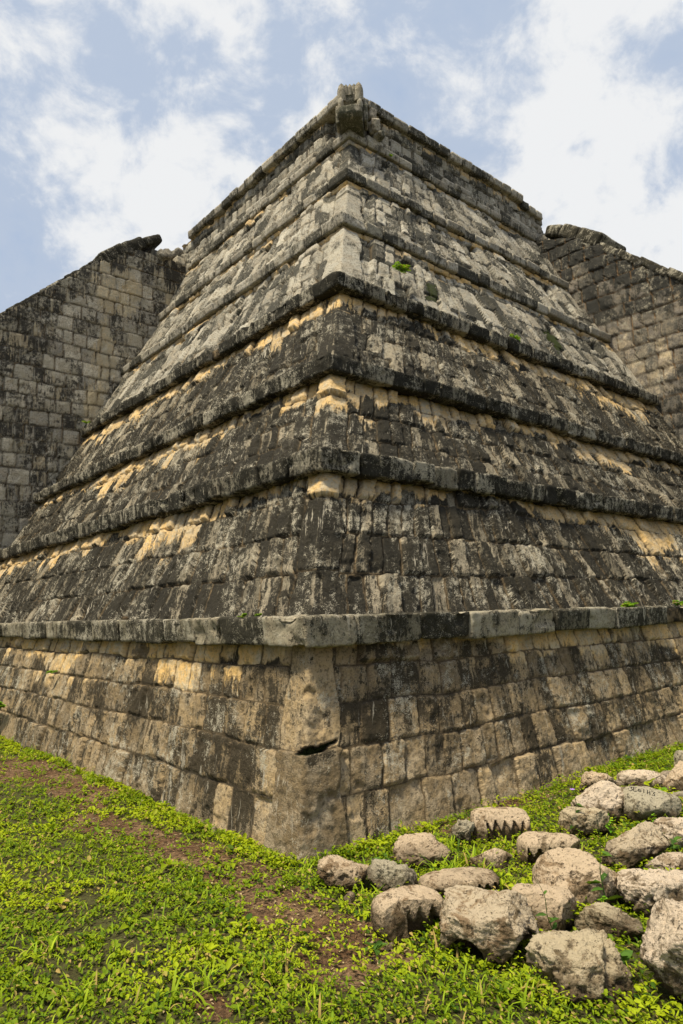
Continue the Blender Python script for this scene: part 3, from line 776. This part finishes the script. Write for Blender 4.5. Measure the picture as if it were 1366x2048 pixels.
def rock(name, label, x, y, w, d, h, mat, seed, yaw=0., teeth=None, box=.5, sub=5, rough=.10, tiltx=0., tilty=0., sink=.22, groove=None, arch=None, cuts=7, group='loose stones laid out beside the pyramid'):
    sub = max(sub, 6) if w > .15 else sub; cuts = 3 if teeth else cuts + 5; rough *= .6 if teeth else 1.1
    V, F = ICO[sub]; rg = np.random.RandomState(seed); w *= .94; h *= .90; d *= .95; sink += .14; box *= .75
    n0 = V.copy()
    e = 2 + 5 * box
    rough *= 1.25; k = (np.abs(V) ** e).sum(1) ** (1 / e); P = V / k[:, None]          # sphere to box
    for i in range(cuts):
        n = rg.normal(size=3); n /= np.linalg.norm(n); off = rg.uniform(.62, .92) * (1 + .35 * box)
        ex = P @ n - off; P = P - n * np.clip(ex, 0, None)[:, None]
    g = P * np.array([w, d, h]) * 2.4 + seed * 1.3
    P = P + n0 * (rough * .9 * fbm(g * 2.2, 3, seed) + rough * .8 * fbm(g * 7, 4, seed + 1, .6) + rough * .50 * fbm(g * 26, 4, seed + 3, .65) - rough * .9 * sstep(.15, .5, fbm(g * 5, 3, seed + 2)))[:, None]
    if teeth:                                            # carved row of triangular notches along the front edge
        nt, amp, x0, x1 = teeth
        tx = (P[:, 0] - x0) / (x1 - x0) * nt
        tri = np.abs((tx % 1) * 2 - 1)                    # 1 at joints, 0 at peaks
        on = ((tx > 0) & (tx < nt)) * 1.
        line = -.10 + .62 * tri
        cut = on * sstep(.035, -.035, P[:, 2] - line) * sstep(.2, -.1, P[:, 1])
        P[:, 1] = P[:, 1] + cut * (.34 + .30 * amp)
        P[:, 2] = P[:, 2] + cut * .0
    if groove:
        gx, gw, gd = groove
        q = np.exp(-((P[:, 0] - gx - .35 * P[:, 2]) / gw) ** 2) * (P[:, 1] < .3)
        P = P * (1 - gd * q[:, None])
    if arch:
        for (ax_, aw, ah, ad) in arch:
            q = (1 - sstep(.6, 1.1, np.hypot((P[:, 0] - ax_) / aw, (P[:, 2] + 1) / ah))) * (P[:, 1] < .2)
            P[:, 1] += q * ad
    P = P * np.array([w, d, h]) / 2
    Rm = np.array(Matrix.Rotation(yaw, 3, 'Z') @ Matrix.Rotation(tiltx, 3, 'X') @ Matrix.Rotation(tilty, 3, 'Y'))
    P = P @ Rm.T
    P[:, 2] += -P[:, 2].min() - sink * h * .5
    zt = P[:, 2].max(); P[:, 2] *= h / zt
    c = np.array([x, y, float(gz(np.array([x]), np.array([y]))[0])])
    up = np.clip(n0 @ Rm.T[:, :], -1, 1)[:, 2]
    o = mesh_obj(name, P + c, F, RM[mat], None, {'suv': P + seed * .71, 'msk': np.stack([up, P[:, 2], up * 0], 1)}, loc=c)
    tag(o, label, 'stone', group)
    ROCKS.append((x, y, w, d, yaw, h, o)); return o
B = 'boulder'; Cb = 'carved_stone'
rock(B, 'rounded cream stone nearest the pyramid corner, leftmost of the laid out stones', -.03, 3.38, .27, .23, .140, 'cream', 1, .2, box=.15, sub=5, rough=.13)
rock(B, 'grey wedge-shaped stone touching the leftmost cream stone on its right', .18, 3.30, .24, .20, .140, 'grey', 2, -.5, box=.2, cuts=12, tilty=.35)
rock('pebble', 'small ochre pebble in the grass in front of the leftmost cream stone', -.01, 3.17, .06, .05, .055, 'cream', 3, sub=3, box=.2)
rock(B, 'flat-topped cream stone in tall grass just right of the pyramid corner foot', .37, 3.68, .32, .22, .145, 'cream', 4, .15, box=.4)
rock(Cb, 'tan oval stone with a zigzag carved edge, at the edge of the bare soil', .22, 2.90, .31, .20, .165, 'cream', 5, .42, teeth=(3, .9, -.25, .85), box=.3, rough=.07)
rock(Cb, 'long low cream stone with notched right end, behind the reddish arched stone', .48, 3.25, .38, .19, .105, 'cream', 6, .12, teeth=(4, .6, .15, .98), box=.35, rough=.07)
rock(B, 'big reddish stone with two hollows under it like an arch, front row', .50, 2.72, .40, .25, .225, 'pink', 7, -.25, box=.6, sub=6, arch=[(-.42, .36, .85, .9), (.72, .28, 1.1, 1.0)], rough=.09, sink=-.10)
rock(B, 'pale rough-topped stone between the reddish arched stone and the big domed stone', .76, 2.95, .28, .23, .160, 'cream', 8, -.3, box=.35)
rock(B, 'large smooth domed stone in the middle of the laid out stones', .97, 3.17, .38, .30, .240, 'cream', 9, -.1, box=.15, sub=6, rough=.06, cuts=4)
rock(Cb, 'cream block with zigzag carved side, farthest carved stone, close to the wall', .83, 4.02, .34, .19, .160, 'cream', 10, -.05, teeth=(4, .25, -.5, .75), box=.7, rough=.05, cuts=4)
rock(B, 'small jagged dark grey stone left of the carved block near the wall', .61, 3.94, .17, .14, .145, 'grey', 11, .3, box=.1, rough=.2, cuts=10)
rock(B, 'short cream stone among tall grass, left of the deeply toothed stone', .69, 3.55, .22, .17, .120, 'cream', 12, .1, box=.4)
rock(Cb, 'cream stone with the deepest carved teeth, dark under the teeth', 1.00, 3.68, .33, .20, .150, 'cream', 13, .06, teeth=(4, 1.0, -.85, .55), box=.5, rough=.05, cuts=4)
rock(B, 'brown rough stone with a deep vertical groove, front row in the foreground', .755, 2.50, .345, .28, .178, 'brown', 14, .1, box=.25, sub=6, groove=(.35, .13, .35), rough=.11)
rock(B, 'dark brown stone with a pale top, wedged behind the grooved stone', .99, 2.87, .26, .19, .115, 'brown', 15, -.2, box=.4)
rock(B, 'tallest pale speckled boulder at the right edge of the foreground', 1.105, 2.42, .36, .30, .315, 'pale', 16, .35, box=.35, sub=6, rough=.08, tilty=.2)
rock(B, 'long whitish lumpy stone at the right edge, behind the tall speckled boulder', 1.31, 3.10, .44, .25, .160, 'pale', 17, .3, box=.35, sub=6, rough=.1)
rock(B, 'flat white stone at the right edge behind the long whitish stone', 1.52, 3.43, .29, .20, .125, 'pale', 18, .2, box=.5)
rock(B, 'long reddish tan stone rising to a square right end', 1.40, 3.60, .40, .20, .185, 'pink', 19, .3, box=.5, tilty=-.22)
rock(B, 'white topped stone cut by the right edge beside the long reddish tan stone', 1.73, 3.82, .27, .20, .160, 'pale', 20, .3, box=.5)
rock(B, 'brownish block under and in front of the white block with black specks', 1.31, 4.06, .28, .18, .150, 'brown', 21, -.1, box=.6)
rock(B, 'white block heavily speckled black, next to the stone with painted writing', 1.49, 4.32, .33, .25, .230, 'pale', 22, .15, box=.7, sub=6, rough=.06, cuts=4)
vst = rock('inscribed_stone', 'grey flat-faced stone with black painted characters', 1.78, 4.28, .37, .27, .200, 'grey', 23, -.08, box=.35, rough=.035, cuts=5, tiltx=.35, tilty=.12)
rock(B, 'ochre knobbly stone behind the black-specked white block, against the wall foot', 1.69, 4.90, .28, .18, .160, 'cream', 24, 0, box=.2, rough=.16)
rock(B, 'long white stone behind the stone with painted writing', 2.01, 5.00, .39, .22, .135, 'pale', 25, -.15, box=.35, rough=.09)
rock(B, 'slab leaning up steeply at the right edge beyond the stone with painted writing', 2.22, 4.84, .17, .12, .240, 'cream', 26, .1, box=.7, tilty=.65, cuts=3, rough=.05)
rock(B, 'dark pitted stone farthest back at the right edge', 2.56, 5.44, .22, .18, .175, 'grey', 27, 0, box=.3)
rock(B, 'low flat stone at the right edge beside the stone with painted writing', 2.12, 4.56, .24, .16, .09, 'grey', 28, 0, box=.5)
rock(B, 'thin brown slab under the long white stone', 1.86, 4.84, .19, .12, .06, 'brown', 29, 0, box=.6)
rock(B, 'small white slab between the long white stone and the leaning slab', 2.28, 5.10, .22, .14, .09, 'pale', 30, 0, box=.6)

# black painted characters on the inscribed stone, laid on its real surface
def inscription():
    o = vst; me = o.data; n = len(me.vertices); V = np.zeros(n * 3); me.vertices.foreach_get('co', V); V = V.reshape(-1, 3) + np.array(o.location)
    F = [tuple(p.vertices) for p in me.polygons]; bvh = BVHTree.FromPolygons([tuple(v) for v in V], F)
    G = {'3': [[(0, 1), (.6, 1), (.3, .6), (.6, .35), (.45, .02), (0, 0)]], 'E': [[(.6, 1), (0, 1), (0, 0), (.6, 0)], [(0, .5), (.45, .5)]], '6': [[(.5, .8), (.1, .6), (0, .25), (.2, 0), (.5, .1), (.5, .4), (.1, .42)]],
         '1': [[(.25, 1), (.2, 0)]], 'H': [[(.1, 1), (.05, 0)], [(.05, .5), (.5, .5)], [(.5, 1), (.5, 0)]]}
    c = np.array([1.735, 4.28, 0]); d = np.array([c[0], c[1], 0]); d /= np.linalg.norm(d); rt = np.array([d[1], -d[0], 0]); x = 0; Vs = []; Fs = []; nn = 0
    cam = Vector((0, 0, CAM_H))
    for ch in '3E61H3':
        for st in G[ch]:
            pts = []
            for (a, b), (e, f) in zip(st[:-1], st[1:]):
                for k in range(6): pts.append((a + (e - a) * k / 6, b + (f - b) * k / 6))
            pts.append(st[-1]); W = []
            for (a, b) in pts:
                q = c + rt * ((x + a) * .030 - .070) + UP * 0 + d * ((b - .5) * .042 + .0)
                hit = bvh.ray_cast(Vector((q[0], q[1], 1.0)), Vector((0, 0, -1)))
                if hit[0] is None: continue
                W.append((np.array(hit[0]) + np.array(hit[1]) * .0015, np.array(hit[1])))
            for (p, n1), (q, n2) in zip(W[:-1], W[1:]):
                t = q - p; L = np.linalg.norm(t)
                if L < 1e-6: continue
                s = np.cross(t / L, n1) * .0022; Vs += [p - s, p + s, q + s, q - s]; Fs.append((nn, nn + 1, nn + 2, nn + 3)); nn += 4
        x += .80
    def bld(t, b): b.inputs['Base Color'].default_value = (.012, .012, .012, 1)
    mesh_obj('painted_characters', np.array(Vs), np.array(Fs), principled('black_paint', bld), o, smooth=False)
inscription()

# ------------------------------------------------------------------ plants
def leaf_mat(name, a, b_, c_, trans=.35):
    def bld(t, b):
        k = t.sep(t.attr('bid')['Vector'])
        c = t.mix(k[0], a, b_); c = t.mix(t.rng(k[1], .72, .95), c, c_)
        c = t.mix(t.rng(k[2], .90, .93), c, (.42, .30, .10))
        t.put(b.inputs['Base Color'], c); b.inputs['Roughness'].default_value = .6; b.inputs['Specular IOR Level'].default_value = .12
        tr = t.node('ShaderNodeBsdfTranslucent'); t.put(tr.inputs[0], t.mix(.5, c, t.mix(.5, c, (.5, .6, .0))))
        mx = t.node('ShaderNodeMixShader'); mx.inputs[0].default_value = trans
        t.l.new(b.outputs[0], mx.inputs[1]); t.l.new(tr.outputs[0], mx.inputs[2])
        out = [n for n in t.n if n.type == 'OUTPUT_MATERIAL'][0]; t.l.new(mx.outputs[0], out.inputs[0])
    return principled(name, bld)
LM = leaf_mat('ground_cover_leaf', (.12, .20, .007), (.37, .44, .012), (.045, .10, .008))
GM = leaf_mat('grass_blade', (.16, .28, .014), (.40, .50, .022), (.06, .12, .012))
FM = leaf_mat('fern_leaf', (.10, .26, .015), (.22, .42, .02), (.06, .14, .012))
DM = leaf_mat('weed_leaf', (.045, .11, .018), (.10, .20, .03), (.03, .07, .012))
RG = np.random.RandomState(4)
def leaves(P, az, el, roll, ln, wd, bend=.25, rnd=None):
    """many leaves at once: six vertices, two quads folded on the midrib and bent"""
    n = len(P)
    d = np.stack([np.cos(az) * np.cos(el), np.sin(az) * np.cos(el), np.sin(el)], 1)
    s0 = np.stack([-np.sin(az), np.cos(az), az * 0], 1); u0 = np.cross(d, s0)
    s = s0 * np.cos(roll)[:, None] + u0 * np.sin(roll)[:, None]; u = np.cross(d, s)
    L = ln[:, None]; Wd = wd[:, None]; b = bend * L
    V = np.stack([P, P + d * L * .32 + s * Wd * .5 + u * Wd * .12, P + d * L * .70 + s * Wd * .38 - u * b * .25 + u * Wd * .1,
                  P + d * L - u * b, P + d * L * .70 - s * Wd * .38 - u * b * .25 + u * Wd * .1, P + d * L * .32 - s * Wd * .5 + u * Wd * .12], 1).reshape(-1, 3)
    i = np.arange(n)[:, None] * 6
    F = np.concatenate([i + np.array([[0, 1, 2, 3]]), i + np.array([[0, 3, 4, 5]])])
    k = np.repeat(np.stack([RG.rand(n), RG.rand(n), RG.rand(n)], 1) if rnd is None else rnd, 6, 0)
    return V, F, k
def blades(P, az, ln, wd, lean, curl, segs=4):
    n = len(P); V = []; 
    d0 = np.stack([np.cos(az), np.sin(az), az * 0], 1); s = np.stack([-np.sin(az), np.cos(az), az * 0], 1)
    pos = P.copy(); a = lean.copy()
    for k in range(segs + 1):
        w = wd * (1 - (k / segs) ** 2 * .92) * .5
        V.append(pos - s * w[:, None]); V.append(pos + s * w[:, None])
        pos = pos + (d0 * np.sin(a)[:, None] + UP * np.cos(a)[:, None]) * (ln / segs)[:, None]; a = a + curl / segs
    V = np.stack(V, 1).reshape(-1, 3); m = 2 * (segs + 1); i = np.arange(n)[:, None] * m
    F = np.concatenate([i + np.array([[2 * k, 2 * k + 1, 2 * k + 3, 2 * k + 2]]) for k in range(segs)])
    return V, F, np.repeat(np.stack([RG.rand(n), RG.rand(n), RG.rand(n)], 1), m, 0)
def free(x, y, grow=1.0):
    q = np.stack([x, y], 1) - P0[:2]; l = q @ np.linalg.inv(np.stack([LV[:2], RV[:2]]))
    ok = ~((l[:, 0] > -.015) & (l[:, 1] > -.015))
    for (rx, ry, w, d, yaw, h, o) in ROCKS:
        dx, dy = x - rx, y - ry; c, s = math.cos(yaw), math.sin(yaw)
        ok &= (((dx * c + dy * s) / (w * .37 * grow)) ** 2 + ((-dx * s + dy * c) / (d * .37 * grow)) ** 2) > 1
    return ok
def sample(n, rmin, rmax, amax, power):
    t = RG.rand(n); e = 2 - power
    r = (rmin ** e + t * (rmax ** e - rmin ** e)) ** (1 / e); a = (RG.rand(n) * 2 - 1) * math.radians(amax)
    return r * np.sin(a), r * np.cos(a)
def ground_cover():
    x, y = sample(64000, 1.7, 11.5, 38, 1.0)
    x2, y2 = sample(60000, 1.2, 16, 85, 1.0); k = np.abs(np.arctan2(x2, y2)) > math.radians(37); x = np.concatenate([x, x2[k]]); y = np.concatenate([y, y2[k]])
    for Vd, n_, far in ((LV, 1500, 6.), (RV, 1200, 5.)):          # thicker growth along the foot of the wall
        a = RG.rand(n_) ** 1.2 * far; o_ = np.abs(RG.normal(size=n_)) * .05 + .005; nn = -(RV if Vd is LV else LV)
        x = np.concatenate([x, P0[0] + Vd[0] * a + nn[0] * o_]); y = np.concatenate([y, P0[1] + Vd[1] * a + nn[1] * o_])
    p3 = np.stack([x, y, x * 0], 1)
    dens = (1 - .70 * bare_mask(x, y)) * (.55 + .45 * sstep(-.32, .12, fbm(p3 * 5, 3, 91)))
    k = free(x, y) & (RG.rand(len(x)) < dens); x, y = x[k], y[k]; n = len(x)
    r = np.hypot(x, y); z = gz(x, y)
    size = (.008 + .010 * RG.rand(n) ** 1.5) * np.where(RG.rand(n) < .05, 1.9, 1.) * (1 + .07 * r) * (1 + .25 * fbm(np.stack([x, y, x * 0], 1) * 1.7, 2, 93))
    hgt = .006 + .030 * RG.rand(n) ** 1.3
    lush = (x > -.3) & (y > 2.3) & (x < 3) & (RG.rand(n) < .30); hgt = np.where(lush, hgt + .02 + .035 * RG.rand(n), hgt)
    tone = np.clip(.42 + 2.0 * fbm(np.stack([x, y, x * 0], 1) * 3, 3, 95), 0, 1)
    Vs = []; Fs = []; Ks = []; off = 0
    m = 6
    for j in range(m):
        az = RG.rand() * 6.28 + j * 2.4 + RG.rand(n) * 1.2
        el = RG.uniform(-.25, .85, n)
        P = np.stack([x, y, z + hgt * (.3 + .7 * (j + 1) / m)], 1) + np.stack([np.cos(az), np.sin(az), az * 0], 1) * (size * .5)[:, None] + RG.normal(size=(n, 3)) * np.array([.007, .007, .003])
        rnd = np.stack([np.clip(tone * .6 + RG.rand(n) * .5, 0, 1), RG.rand(n), RG.rand(n) * .97], 1)
        V, F, K = leaves(P, az, el, RG.normal(size=n) * .35, size * RG.uniform(.8, 1.5, n), size * RG.uniform(.45, .85, n), .25, rnd)
        Vs.append(V); Fs.append(F + off); Ks.append(K); off += len(V)
    o = mesh_obj('ground_cover', np.concatenate(Vs), np.concatenate(Fs), LM, None, {'bid': np.concatenate(Ks)}, smooth=False)
    tag(o, 'low bright green leafy ground cover over brown soil', 'ground cover', kind='stuff')
ground_cover()
def grass():
    xs = []; ys = []; ln = []
    x, y = sample(13000, 1.7, 9, 37, 1.0); xs.append(x); ys.append(y); ln.append(.035 + .035 * RG.rand(len(x)))
    # tufts: among the stones, at the wall foot
    T = [(.45, 3.50, 26, .11), (.60, 3.62, 22, .12), (.52, 3.86, 20, .10), (.30, 3.62, 14, .08), (.10, 3.14, 14, .09), (.14, 3.02, 10, .09), (.70, 3.38, 18, .08), (-.07, 3.52, 14, .08), (-.22, 3.62, 12, .08), (.05, 3.60, 10, .09),
         (.62, 3.42, 22, .11), (.35, 2.72, 9, .10), (.58, 2.42, 16, .09), (.40, 2.42, 12, .08), (1.15, 3.42, 10, .09), (1.48, 3.22, 10, .09), (.95, 2.55, 10, .08), (-.30, 2.60, 12, .10), (-.75, 3.05, 10, .08), (-1.35, 3.6, 8, .07), (.26, 3.02, 8, .08),
         (1.65, 3.55, 12, .10), (-.45, 3.86, 10, .07), (-.75, 4.22, 12, .08), (-1.1, 4.62, 12, .07), (-1.5, 5.1, 14, .08), (-2.0, 5.7, 14, .09), (-2.5, 6.25, 14, .09), (-3.0, 6.85, 16, .10), (-3.5, 7.45, 16, .10), (.02, 3.84, 10, .08), (1.25, 4.86, 10, .08), (1.9, 5.4, 12, .08), (2.4, 5.85, 12, .08), (-1.9, 3.6, 10, .07), (-1.2, 2.8, 12, .09), (-.1, 2.35, 12, .09), (-.9, 2.5, 14, .10), (.2, 2.45, 10, .08), (.95, 4.25, 12, .07), (-.52, 2.46, 10, .10), (.85, 3.85, 10, .08)]
    for (tx, ty, n, l) in T:
        n = int(n * 2.0); a = RG.rand(n) * 6.28; r = RG.rand(n) ** .6 * .075
        xs.append(tx + r * np.cos(a)); ys.append(ty + r * np.sin(a)); ln.append(l * RG.uniform(.6, 1.25, n))
    x = np.concatenate(xs); y = np.concatenate(ys); ln = np.concatenate(ln)
    k = free(x, y) & ((RG.rand(len(x)) > bare_mask(x, y) * .9) | (ln > .075)); x, y, ln = x[k], y[k], ln[k]; n = len(x)
    P = np.stack([x, y, gz(x, y) - .004], 1)
    V, F, K = blades(P, RG.rand(n) * 6.28, ln, 0.0035 + .055 * ln * RG.uniform(.6, 1.3, n), RG.uniform(.05, .7, n), RG.uniform(.6, 2.6, n))
    o = mesh_obj('grass_blades', V, F, GM, None, {'bid': K}, smooth=False)
    tag(o, 'thin green grass blades in tufts among the stones and the ground cover', 'grass', kind='stuff')
grass()
def litter():
    x, y = sample(11000, 1.7, 8, 38, 1.0); k = free(x, y) & (RG.rand(len(x)) < .2 + .8 * bare_mask(x, y)); x, y = x[k], y[k]; n = len(x)
    P = np.stack([x, y, gz(x, y) + .003 + .004 * RG.rand(n)], 1)
    V, F, K = leaves(P, RG.rand(n) * 6.28, RG.uniform(-.1, .25, n), RG.normal(size=n) * .5, RG.uniform(.01, .035, n), RG.uniform(.002, .009, n), .2)
    def bld(t, b):
        k = t.sep(t.attr('bid')['Vector'])[0]; t.put(b.inputs['Base Color'], t.mix(k, (.12, .07, .035), (.46, .36, .20)))
    tag(mesh_obj('leaf_litter', V, F, principled('dry_leaf', bld), None, {'bid': K}, smooth=False), 'dry brown leaf and stalk litter on bare soil', 'litter', kind='stuff')
litter()
def fern(label, P, out, size, nf, seed, name='fern', mat=None, droop=1.2):
    global RG
    RG = np.random.RandomState(seed); rg = random.Random(seed); P = np.array(P, float)
    root = empty(name, P); tag(root, label, name.replace('_', ' '), 'small green plants rooted in the pyramid masonry')
    ao = math.atan2(out[1], out[0])
    Vs = []; Fs = []; Ks = []; off = 0; sv = []; sf = []; so_ = 0
    for i in range(nf):
        az = ao + rg.uniform(-1.5, 1.5); L = size * rg.uniform(.6, 1.1); el = rg.uniform(.3, 1.2); n = 11; p = P.copy(); pts = [p.copy()]; e = el
        for k in range(n):
            p = p + np.array([math.cos(az) * math.cos(e), math.sin(az) * math.cos(e), math.sin(e)]) * L / n; e -= droop / n; pts.append(p.copy())
        pts = np.array(pts)
        for sgn in (-1, 1):
            m = n; kk = np.arange(1, n + 1); ll = L * .30 * np.sin(np.clip(kk / n * 2.6 + .35, 0, 3.1)) + .004
            V, F, K = leaves(pts[1:], np.full(m, az + sgn * 1.15), np.full(m, .1) + RG.normal(size=m) * .2, RG.normal(size=m) * .3, ll, ll * .42 + .004, .3)
            Vs.append(V); Fs.append(F + off); Ks.append(K); off += len(V)
        s = np.array([-math.sin(az), math.cos(az), 0]) * .0016
        V = np.concatenate([pts - s, pts + s]); m = len(pts); F = np.array([(k, k + 1, k + 1 + m, k + m) for k in range(m - 1)])
        sv.append(V); sf.append(F + so_); so_ += len(V)
    mesh_obj('foliage', np.concatenate(Vs), np.concatenate(Fs), mat or FM, root, {'bid': np.concatenate(Ks)}, smooth=False)
    V = np.concatenate(sv); mesh_obj('stem', V, np.concatenate(sf), GM, root, {'bid': V * 0 + .3}, smooth=False)
oR = -LV; oL = -RV
fern('bright green fern growing from the dark hole on the right face, largest on the pyramid', W3(2.62, 3.60, 5.42), oR, .15, 8, 1)
fern('small fern on the black fourth cornice of the right face, below the big fern', W3(2.42, 5.60, 4.96), oR, .12, 8, 2)
fern('feathery fern standing on the lowest cornice near its broken right end', W3(.31, 4.09, 1.235), oR, .12, 9, 3)
fern('two-leaved weed tuft on the lowest cornice left of the corner', W3(1.05, .33, 1.235), oL, .055, 7, 4, 'weed')
fern('tiny weed tuft on the lowest cornice, closest to the corner', W3(.86, .33, 1.235), oL, .045, 6, 5, 'weed')
fern('green weed patch at the right end of the lowest cornice', W3(.33, 5.15, 1.24), oR, .12, 9, 6, 'weed')
fern('tiny fern in a joint of the seventh terrace near the serpent head', W3(4.66, 5.55, 8.97), oR, .12, 5, 7)
fern('little weed in the wall joint at the far left below the lowest cornice', W3(4.40, .19, .73), oL, .09, 5, 8, 'weed')
fern('weed hanging low on the wall at the left edge above the lawn', W3(5.60, .02, .30), oL, .22, 8, 9, 'weed')
fern('tiny green weed where the left ramp wall meets the fourth cornice', W3(9.9, 2.42, 4.96), oL, .16, 5, 10, 'weed')
def weed(label, x, y, h, seed, name='tall_weed', nl=8, lsize=.05, flower=None, width=.5, mat=None, lean=(0, 0)):
    global RG
    RG = np.random.RandomState(seed); z = float(gz(np.array([x]), np.array([y]))[0]); P = np.array([x, y, z])
    root = empty(name, P); tag(root, label, 'weed', 'single weeds standing among the stones')
    n = 10; pts = np.array([P + np.array([lean[0] * (k / n) ** 1.5 + .006 * math.sin(k), lean[1] * (k / n) ** 1.5, h * k / n]) for k in range(n + 1)])
    mb = MB(); m = 5; V = np.concatenate([[q + np.array([math.cos(a), math.sin(a), 0]) * .0022 * (1.2 - .8 * k / n) for a in np.arange(m) / m * 6.283] for k, q in enumerate(pts)])
    F = np.array([(i * m + j, i * m + (j + 1) % m, (i + 1) * m + (j + 1) % m, (i + 1) * m + j) for i in range(n) for j in range(m)])
    mb.add(V, F, None, (.2, .8, 0)); mb.build('stem', mat or DM, root)
    t = RG.uniform(.12, .9, nl); Q = np.stack([np.interp(t * n, np.arange(n + 1), pts[:, i]) for i in range(3)], 1)
    ln = lsize * (1.25 - .9 * t) * RG.uniform(.8, 1.2, nl)
    V, F, K = leaves(Q, np.arange(nl) * 2.4 + RG.rand(nl), RG.uniform(-.1, .7, nl), RG.normal(size=nl) * .3, ln, ln * width, .3)
    K[:, 2] = 0
    mesh_obj('foliage', V, F, mat or DM, root, {'bid': K}, smooth=False)
    if flower:
        V, F, K = leaves(np.repeat(pts[-1:], 6, 0), np.arange(6) * 1.05, np.full(6, .5), np.zeros(6), np.full(6, .018), np.full(6, .012), .1)
        def bld(t, b): b.inputs['Base Color'].default_value = (*flower, 1)
        mesh_obj('flower', V, F, principled('petal', bld), root, smooth=False)
weed('tall thin dark-stemmed weed with seed heads in front of the domed stone', 1.03, 3.02, .36, 21, nl=9, lsize=.07, width=.3)
weed('slender leaning weed in front of the pale stone beside the reddish arched stone', .75, 2.76, .24, 22, nl=6, lsize=.05, width=.35, lean=(-.05, 0))
weed('weed with one purple flower beside the black-specked white block', 1.26, 4.0, .25, 23, nl=7, lsize=.06, flower=(.38, .22, .62), lean=(-.02, 0))
weed('broad grey-green leaves between the grooved stone and the tall speckled boulder', .90, 2.52, .10, 24, 'broadleaf_weed', 7, .085, width=.6)
weed('pale broad-leaved weed on the bare soil in front of the tan zigzag stone', .08, 2.74, .035, 25, 'broadleaf_weed', 6, .055, width=.6)
weed('broad round-leaved weed beside the wall foot just right of the corner', .16, 3.62, .08, 26, 'broadleaf_weed', 6, .06, width=.7)
weed('small bright leafy weed at the foot of the domed stone', 1.00, 2.96, .10, 27, 'leafy_weed', 12, .035, width=.6, mat=FM)
weed('big dark round leaf weed near the right edge by the long reddish tan stone', 1.60, 3.62, .13, 28, 'broadleaf_weed', 5, .08, width=.8)
weed('yellow-green leafy weed behind the stone with painted writing', 1.95, 4.52, .14, 29, 'leafy_weed', 8, .08, width=.5, mat=FM)
weed('bushy weed with tiny leaves in front of the white specked block', 1.42, 3.98, .14, 30, 'leafy_weed', 22, .03, width=.6, mat=FM)
weed('leafy weed patch in front of the stone with painted writing', 1.68, 4.02, .12, 31, 'leafy_weed', 22, .03, width=.6, mat=FM)
# twig on the soil and the pebble on the lowest cornice
def twig(label, a, b, r, seed):
    a = np.array([*a, 0.]); b = np.array([*b, 0.]); n = 12; m = 6; V = []
    d = (b - a) / np.linalg.norm(b - a); s = np.array([-d[1], d[0], 0])
    for k in range(n + 1):
        p = a + (b - a) * k / n; p = p + s * .008 * math.sin(k * 1.1 + seed); p[2] = float(gz(p[:1], p[1:2])[0]) + r * .8
        rr = r * (1 - .5 * k / n)
        for j in range(m): g = j / m * 6.283; V.append(p + s * math.cos(g) * rr + UP * math.sin(g) * rr)
    F = [(i * m + j, i * m + (j + 1) % m, (i + 1) * m + (j + 1) % m, (i + 1) * m + j) for i in range(n) for j in range(m)]
    F0 = [(0, 5, 4, 3), (0, 3, 2, 1)]
    def bld(t, b_): 
        g = t.node('ShaderNodeNewGeometry').outputs['Position']; t.put(b_.inputs['Base Color'], t.mix(t.noise(g, 60, 4), (.07, .04, .025), (.20, .13, .08)))
    o = mesh_obj('twig', np.array(V), np.array(F + F0), principled('bark', bld), loc=a); tag(o, label, 'twig')
twig('dark brown twig lying in front of the leftmost cream stone', (-.20, 3.27), (.02, 3.13), .008, 1)
def ledge_stone():
    V, F = ICO[5]; P = V * np.array([.028, .022, .020]); P = P + V * (.008 * fbm(V * 2.5, 3, 3))[:, None]; c = W3(3.0, .33, 1.250)
    o = mesh_obj('pebble', P + c, F, RM['brown'], None, {'suv': P, 'msk': V * 0}, loc=c); tag(o, 'small brown lump lying on the lowest cornice left of the corner', 'stone')
ledge_stone()

def gravel():
    V0, F0 = ico(2); Vs = []; Fs = []; off = 0; rg = np.random.RandomState(8); n = 420
    x = np.concatenate([rg.uniform(-3.5, 2.6, n), P0[0] + LV[0] * rg.rand(160) * 5 - RV[0] * (.01 + .05 * rg.rand(160))]); y = np.concatenate([rg.uniform(2.1, 6.5, n), np.zeros(160)])
    a = rg.rand(160) * 5; o_ = .01 + .06 * rg.rand(160); x[n:] = P0[0] + LV[0] * a - RV[0] * o_; y[n:] = P0[1] + LV[1] * a - RV[1] * o_
    k = free(x, y) & ((rg.rand(len(x)) < .15 + bare_mask(x, y)) | (np.arange(len(x)) >= n)); x, y = x[k], y[k]
    for i in range(len(x)):
        r = .004 + .011 * rg.rand() ** 2.5; P = V0 * (r * (1 + .35 * rg.normal(size=3))); P = P + V0 * (r * .35 * rg.normal(size=(len(V0), 1)))
        Vs.append(P + np.array([x[i], y[i], float(gz(x[i:i + 1], y[i:i + 1])[0]) + r * .4])); Fs.append(F0 + off); off += len(V0)
    V = np.concatenate(Vs); tag(mesh_obj('gravel', V, np.concatenate(Fs), RM['brown'], None, {'suv': V * 3, 'msk': V * 0 + np.array([0, 1, 0])}), 'small chips of stone scattered on the bare soil', 'gravel', kind='stuff')
gravel()
